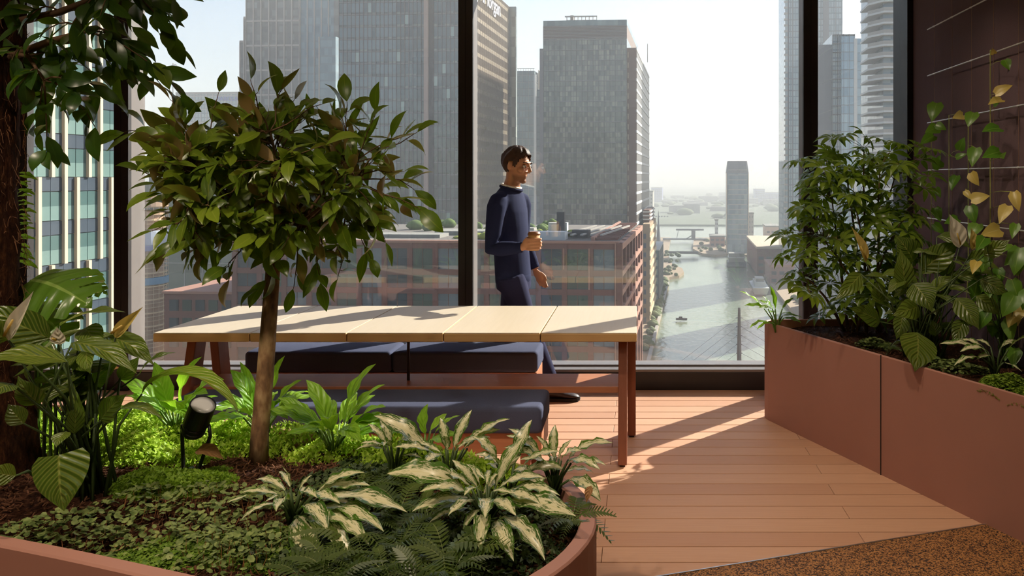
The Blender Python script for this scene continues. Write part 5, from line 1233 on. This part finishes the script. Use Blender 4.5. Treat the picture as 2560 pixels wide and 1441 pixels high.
# ---------------------------------------------------------------- the walking man
def man():
    B0 = Vector((-.90, 5.78, 0)); root = thing('person', 'man in navy sweater and trousers walking past the window with a cup', 'person', B0)
    az = math.radians(16); f = Vector((math.cos(az), -math.sin(az), 0)); rt = Vector((-math.sin(az), -math.cos(az), 0)); up = Vector((0,0,1))
    def V(x,y,z): return Vector((x,y,z))-B0
    def rings(m, rows, n=20):
        vs = []
        for c,a,b in rows:
            for j in range(n):
                g_ = 2*PI*j/n; vs.append(c+rt*a*math.cos(g_)+f*b*math.sin(g_))
        k = len(rows); fs = [(i*n+j, i*n+(j+1)%n, (i+1)*n+(j+1)%n, (i+1)*n+j) for i in range(k-1) for j in range(n)]
        fs += [tuple(range(n-1,-1,-1)), tuple(range((k-1)*n, k*n))]; m.add(vs, fs)
    def ell(m, c, r, X, Y, Z, n=14):
        vs = [c+Z*r[2]]
        for i in range(1,n):
            t = PI*i/n
            for j in range(2*n):
                g_ = PI*j/n; vs.append(c+X*r[0]*math.sin(t)*math.cos(g_)+Y*r[1]*math.sin(t)*math.sin(g_)+Z*r[2]*math.cos(t))
        vs.append(c-Z*r[2]); k = 2*n
        fs = [(0,1+j,1+(j+1)%k) for j in range(k)]
        for i in range(n-2): fs += [(1+i*k+j,1+(i+1)*k+j,1+(i+1)*k+(j+1)%k,1+i*k+(j+1)%k) for j in range(k)]
        fs += [(len(vs)-1,1+(n-2)*k+(j+1)%k,1+(n-2)*k+j) for j in range(k)]; m.add(vs, fs)
    def soft(o, vox, it=4):
        md = o.modifiers.new('remesh','REMESH'); md.mode = 'VOXEL'; md.voxel_size = vox; md.use_smooth_shade = True
        s_ = o.modifiers.new('smooth','SMOOTH'); s_.iterations = it; s_.factor = .5
        return o
    # head frame
    haz = math.radians(27); hp = math.radians(9)
    hx = Vector((math.cos(haz)*math.cos(hp), -math.sin(haz)*math.cos(hp), -math.sin(hp))); hy = Vector((math.sin(haz), math.cos(haz), 0)); hz = hx.cross(hy)
    HC = V(-.868, 5.775, 1.690)
    HS = 1.07
    def hp_(x,y,z): return HC+(hx*x+hy*y+hz*z)*HS
    body = MB()
    ell(body, hp_(-.014,0,.030), (.098,.076,.092), hx,hy,hz); ell(body, hp_(.016,0,-.036), (.068,.059,.080), hx,hy,hz); ell(body, hp_(.058,0,-.092), (.024,.029,.021), hx,hy,hz)
    ell(body, hp_(.024,0,-.076), (.052,.051,.034), hx,hy,hz)
    ell(body, hp_(.080,0,.034), (.016,.048,.011), hx,hy,hz); 
    for s in (-1,1):
        ell(body, hp_(.060,s*.040,-.018), (.028,.024,.022), hx,hy,hz); ell(body, hp_(-.012,s*.076,.000), (.018,.010,.032), hx,hy,hz); ell(body, hp_(.093,s*.010,-.030), (.012,.009,.008), hx,hy,hz)
    body.tube([hp_(.086,0,.030), hp_(.100,0,.004), hp_(.113,0,-.024)], [.008,.010,.012], 10)
    ell(body, hp_(.072,0,-.056), (.011,.024,.006), hx,hy,hz); ell(body, hp_(.069,0,-.067), (.011,.020,.007), hx,hy,hz)
    neck = V(-.918, 5.793, 1.53)
    body.tube([HC+hz*-.03+hx*-.025, HC+hz*-.10+hx*-.02, neck, V(-.935,5.80,1.42)], [.055,.056,.064,.09], 16)
    rings(body, [(V(-.935,5.80,1.45),.12,.07),(V(-.93,5.79,1.30),.14,.10),(V(-.915,5.785,1.05),.125,.09),(V(-.90,5.78,.88),.14,.10)])
    SR, EL, WR = V(-.990,5.630,1.440), V(-1.018,5.565,1.105), V(-.785,5.475,1.128)
    SL, EL2, WR2 = V(-.858,5.945,1.435), V(-.86,5.965,1.15), V(-.76,5.955,.925)
    for a,b,c in ((SR,EL,WR),(SL,EL2,WR2)): body.tube([a,a.lerp(b,.5),b,b.lerp(c,.4),c], [.052,.046,.040,.040,.027], 12)
    # right hand closed round the cup
    CU = V(-.712,5.500,1.165)
    ell(body, V(-.758,5.468,1.150), (.034,.019,.044), Vector((1,.2,.1)).normalized(), Vector((-.2,1,0)).normalized(), up)
    body.tube([WR, V(-.765,5.470,1.140)], [.026,.030], 12)
    for i,(z,k) in enumerate(((1.114,.86),(1.136,.97),(1.158,1.0),(1.180,.94))):
        body.tube([V(-.752,5.458,z), V(-.730,5.446,z+.003), V(-.702,5.4465,z+.006), V(-.702+.038*k,5.464,z+.006), V(-.702+.043*k,5.464+.030*k,z+.004)], [.0105,.0105,.0095,.009,.0075], 10)
    body.tube([V(-.772,5.480,1.150), V(-.766,5.506,1.182), V(-.748,5.536,1.196), V(-.722,5.552,1.200)], [.015,.0125,.0105,.009], 10)
    # left hand, relaxed
    d2 = (WR2-EL2).normalized(); ell(body, WR2+d2*.05, (.022,.038,.05), Vector((0,1,0)), f, d2)
    for i in range(4):
        p = WR2+d2*.085+f*(-.028+.019*i); L = (.062,.075,.080,.068)[i]; body.tube([p, p+d2*L*.5+f*.006, p+d2*L*.85+Vector((0,-.02,0))+f*.010], [.0095,.0085,.007], 8)
    p = WR2+d2*.03+f*.03; body.tube([p, p+d2*.03+f*.02, p+d2*.06+f*.018], [.012,.010,.008], 8)
    # legs inside the trousers
    hipR, knR, anR = V(-.905,5.70,.88), V(-.775,5.725,.515), V(-.605,5.745,.10)
    hipL, knL, anL = V(-.89,5.865,.88), V(-.955,5.88,.48), V(-1.12,5.89,.115)
    for a,b,c in ((hipR,knR,anR),(hipL,knL,anL)): body.tube([a,a.lerp(b,.4),b,b.lerp(c,.4),c], [.075,.068,.05,.05,.036], 12)
    t = NT('skin'); tc = t.n('TexCoord').outputs['Object']
    dl = t.n('VectorMath', {'operation':'SUBTRACT'}, i0=tc, i1=tuple(HC)).outputs[0]
    dx = t.n('VectorMath', {'operation':'DOT_PRODUCT'}, i0=dl, i1=tuple(hx)).outputs['Value']; dz = t.n('VectorMath', {'operation':'DOT_PRODUCT'}, i0=dl, i1=tuple(hz)).outputs['Value']
    dr = t.n('VectorMath', {'operation':'LENGTH'}, i0=dl).outputs['Value']
    nz = t.n('TexNoise', None, Vector=tc, Scale=350.0, Detail=2.0).outputs[0]; n2 = t.n('TexNoise', None, Vector=tc, Scale=18.0, Detail=2.0).outputs[0]
    jaw = t.math('MULTIPLY', t.n('MapRange', None, i0=dz, i1=-.048, i2=-.070, i3=0.0, i4=1.0).outputs[0], t.n('MapRange', None, i0=dx, i1=-.010, i2=.015, i3=0.0, i4=1.0).outputs[0])
    jaw = t.math('MULTIPLY', jaw, t.math('LESS_THAN', dr, .145))
    c = t.mix(n2, lin('b57f5e'), lin('c6906c')); c = t.mix(t.math('MULTIPLY', jaw, t.math('ADD', .28, t.math('MULTIPLY', nz, .5))), c, lin('4a2e20'))
    t.bsdf(Base_Color=c, Roughness=.5, Specular_IOR_Level=.4)
    o = body.build('body', t.m, root); soft(o, .005, 5)
    eye_w = plain('eye_white','cfc6bc',.3); eye_d = plain('eye_iris','2a1c14',.2); lip = plain('lips','8f4f40',.5); brow_m = plain('dark_brown_hair','3c2416',.6,0,.4,.4,120.0,.3)
    for s in (-1,1):
        e = MB(); ell(e, hp_(.0775,s*.031,.010), (.0135,.0135,.010), hx,hy,hz, 8); e.build('eye', eye_w, root, smooth=True)
        e = MB(); ell(e, hp_(.0885,s*.031,.009), (.004,.0065,.0065), hx,hy,hz, 6); e.build('iris', eye_d, root, smooth=True)
        MB().tube([hp_(.094,s*.014,.032), hp_(.092,s*.032,.038), hp_(.078,s*.052,.034)], [.004,.005,.003], 6).build('eyebrow', brow_m, root, smooth=True)
    MB().tube([hp_(.068,-.022,-.0615), hp_(.0835,0,-.0612), hp_(.068,.022,-.0615)], [.0015,.002,.0015], 6).build('mouth', lip, root, smooth=True)
    # hair
    vs = []; n = 30; m_ = 60; rn = random.Random(4)
    for i in range(n+1):
        th = PI*i/n
        for j in range(m_):
            g_ = 2*PI*j/m_; d = Vector((math.sin(th)*math.cos(g_), math.sin(th)*math.sin(g_), math.cos(th)))
            k = 1+.05*math.sin(9*g_+4*th)*math.sin(th)+rn.uniform(-.02,.025)+(.10*max(0,d.z)*max(0,d.x+.3))
            vs.append((-.018+.106*d.x*k, .0835*d.y*k, .036+.101*d.z*k))
    fs = []
    for i in range(n):
        for j in range(m_):
            q = (i*m_+j, (i+1)*m_+j, (i+1)*m_+(j+1)%m_, i*m_+(j+1)%m_); c = [sum(vs[a][b] for a in q)/4 for b in range(3)]
            x,y,z = c
            zl = np.interp(x, [-.12,-.07,-.035,-.028,.012,.022,.05,.075,.1], [-.075,-.07,-.055,.035,.035,-.005,.045,.085,.095])
            if abs(y) < .03 and x > .02: zl = .088
            if z > zl: fs.append(q)
    vw = [hp_(*v) for v in vs]
    h = MB().add(vw, fs).build('hair', brow_m, root, smooth=True); sm = h.modifiers.new('solid','SOLIDIFY'); sm.thickness = .012; sm.offset = -1
    # sweater
    sw = MB()
    rings(sw, [(V(-.926,5.796,1.540),.074,.066),(V(-.930,5.798,1.515),.105,.078),(V(-.933,5.80,1.485),.145,.092),(V(-.934,5.80,1.44),.168,.106),(V(-.932,5.795,1.36),.178,.122),(V(-.925,5.79,1.25),.168,.126),(V(-.915,5.787,1.10),.158,.120),(V(-.905,5.785,.97),.160,.122),(V(-.90,5.783,.895),.158,.124),(V(-.90,5.783,.865),.150,.116)], 28)
    for a,b,c in ((SR,EL,WR),(SL,EL2,WR2)):
        c2 = b.lerp(c,.90); sw.tube([V(-.93,5.797,1.49).lerp(a,.55)+Vector((0,0,.005)),a.lerp(V(-.93,5.797,1.49),.12)+Vector((0,0,-.004)),a.lerp(b,.12),a.lerp(b,.3),a.lerp(b,.7),b,b.lerp(c,.3),b.lerp(c,.7),c2], [.050,.066,.069,.066,.058,.052,.054,.046,.038], 16)
    M_sw2 = m_fabric('navy_knit', '262b4a', 900.0, .9, .3); o = sw.build('sweater', M_sw2, root); soft(o, .009, 8)
    for (b,c) in ((EL,WR),(EL2,WR2)):
        d = (c-b).normalized(); MB().tube([b.lerp(c,.83), b.lerp(c,.86), b.lerp(c,.955), b.lerp(c,.975)], [.036,.039,.0365,.033], 18).build('cuff', M_sw2, root, smooth=True)
    hem = MB(); rings(hem, [(V(-.90,5.783,.845),.146,.114),(V(-.90,5.783,.85),.154,.121),(V(-.90,5.783,.905),.158,.124),(V(-.90,5.783,.912),.152,.118)], 28); hem.build('hem', M_sw2, root, smooth=True)
    col = MB(); nn = 28; pts = [V(-.916,5.792,1.545)+rt*.070*math.cos(2*PI*j/nn)+f*.069*math.sin(2*PI*j/nn)+up*(.016*-math.sin(2*PI*j/nn)) for j in range(nn+1)]
    col.tube(pts, .0085, 8).build('shirt_collar', plain('white_cotton','e4ddd4',.8), root, smooth=True)
    pts = [p-up*.014+(p-V(-.916,5.792,1.545)).normalized()*.008 for p in pts]; MB().tube(pts, .010, 8).build('neckband', M_sw2, root, smooth=True)
    # trousers, shoes
    trs = MB(); rings(trs, [(V(-.90,5.782,.93),.142,.108),(V(-.898,5.782,.86),.156,.120),(V(-.895,5.782,.80),.152,.118)], 24)
    for a,b,c in ((hipR,knR,anR),(hipL,knL,anL)): trs.tube([a+up*.02,a.lerp(b,.15),a.lerp(b,.6),b,b.lerp(c,.4),b.lerp(c,.8),c+up*.0], [.098,.100,.082,.070,.066,.058,.056], 16)
    o = trs.build('trousers', m_fabric('navy_twill', '2a2b48', 900.0, .9, .25), root); soft(o, .010, 8)
    M_sh = plain('brown_leather','2e1a16',.45); M_so = plain('dark_sole','120c0b',.7)
    for an,toe,pit,y_ in ((anR,V(-.425,5.745,.03),0,0),(anL,V(-.965,5.89,.03),22,0)):
        fx = Vector((1,-.05,0)).normalized(); fy = Vector((.05,1,0)); s_ = MB(); rows = [(-.075,.030,.006,.075),(-.055,.037,.002,.095),(.0,.039,.0,.105),(.05,.040,.0,.085),(.10,.045,.0,.066),(.15,.046,.0,.055),(.185,.034,.003,.045),(.20,.016,.008,.03)]
        R = Matrix.Rotation(math.radians(pit),3,fy); o0 = Vector((an.x-.01,an.y,0)); vs = []; k = 12
        zoff = .0 if pit == 0 else .075
        for (x,w_,zb,zt) in rows:
            for j in range(k):
                g_ = 2*PI*j/k; zz = zb+.018+(zt-zb-.018)*(.5+.5*math.sin(g_)); p = fx*x+fy*w_*math.cos(g_)*(1 if math.sin(g_) < .3 else .8)+up*zz
                vs.append(o0+R @ p+up*zoff)
        fs = [(i*k+j,(i+1)*k+j,(i+1)*k+(j+1)%k,i*k+(j+1)%k) for i in range(len(rows)-1) for j in range(k)]+[tuple(range(k)),tuple(range((len(rows)-1)*k,len(rows)*k))[::-1]]
        sh = s_.add(vs,fs).build('shoe', M_sh, root, smooth=True)
        q = MB(); vv = []
        for (x,w_,zb,zt) in rows:
            for (sy,z) in ((-1,zb),(1,zb),(1,zb+.022),(-1,zb+.022)): vv.append(o0+R @ (fx*x*1.02+fy*w_*1.04*sy+up*z)+up*zoff)
        nr = len(rows); q.add(vv,[(i*4+j,(i+1)*4+j,(i+1)*4+(j+1)%4,i*4+(j+1)%4) for i in range(nr-1) for j in range(4)]+[(0,1,2,3),tuple(range(nr*4-4,nr*4))[::-1]]).build('sole', M_so, sh)
    # cup, held in the right hand
    cb = B0+CU; r = thing('takeaway_cup', 'tan takeaway coffee cup held by the walking man', 'cup', cb-Vector((0,0,.062)))
    MB().lathe([(.030,0),(.0345,.004),(.0415,.112),(.0405,.112)], 28).build('cup_body', plain('kraft_paper','c89a5e',.7), r, smooth=True)
    MB().lathe([(.0425,.108),(.0445,.112),(.0445,.118),(.041,.121),(.039,.130),(.030,.131)], 28).build('lid', plain('brown_lid','8a5a30',.5), r, smooth=True)
man()
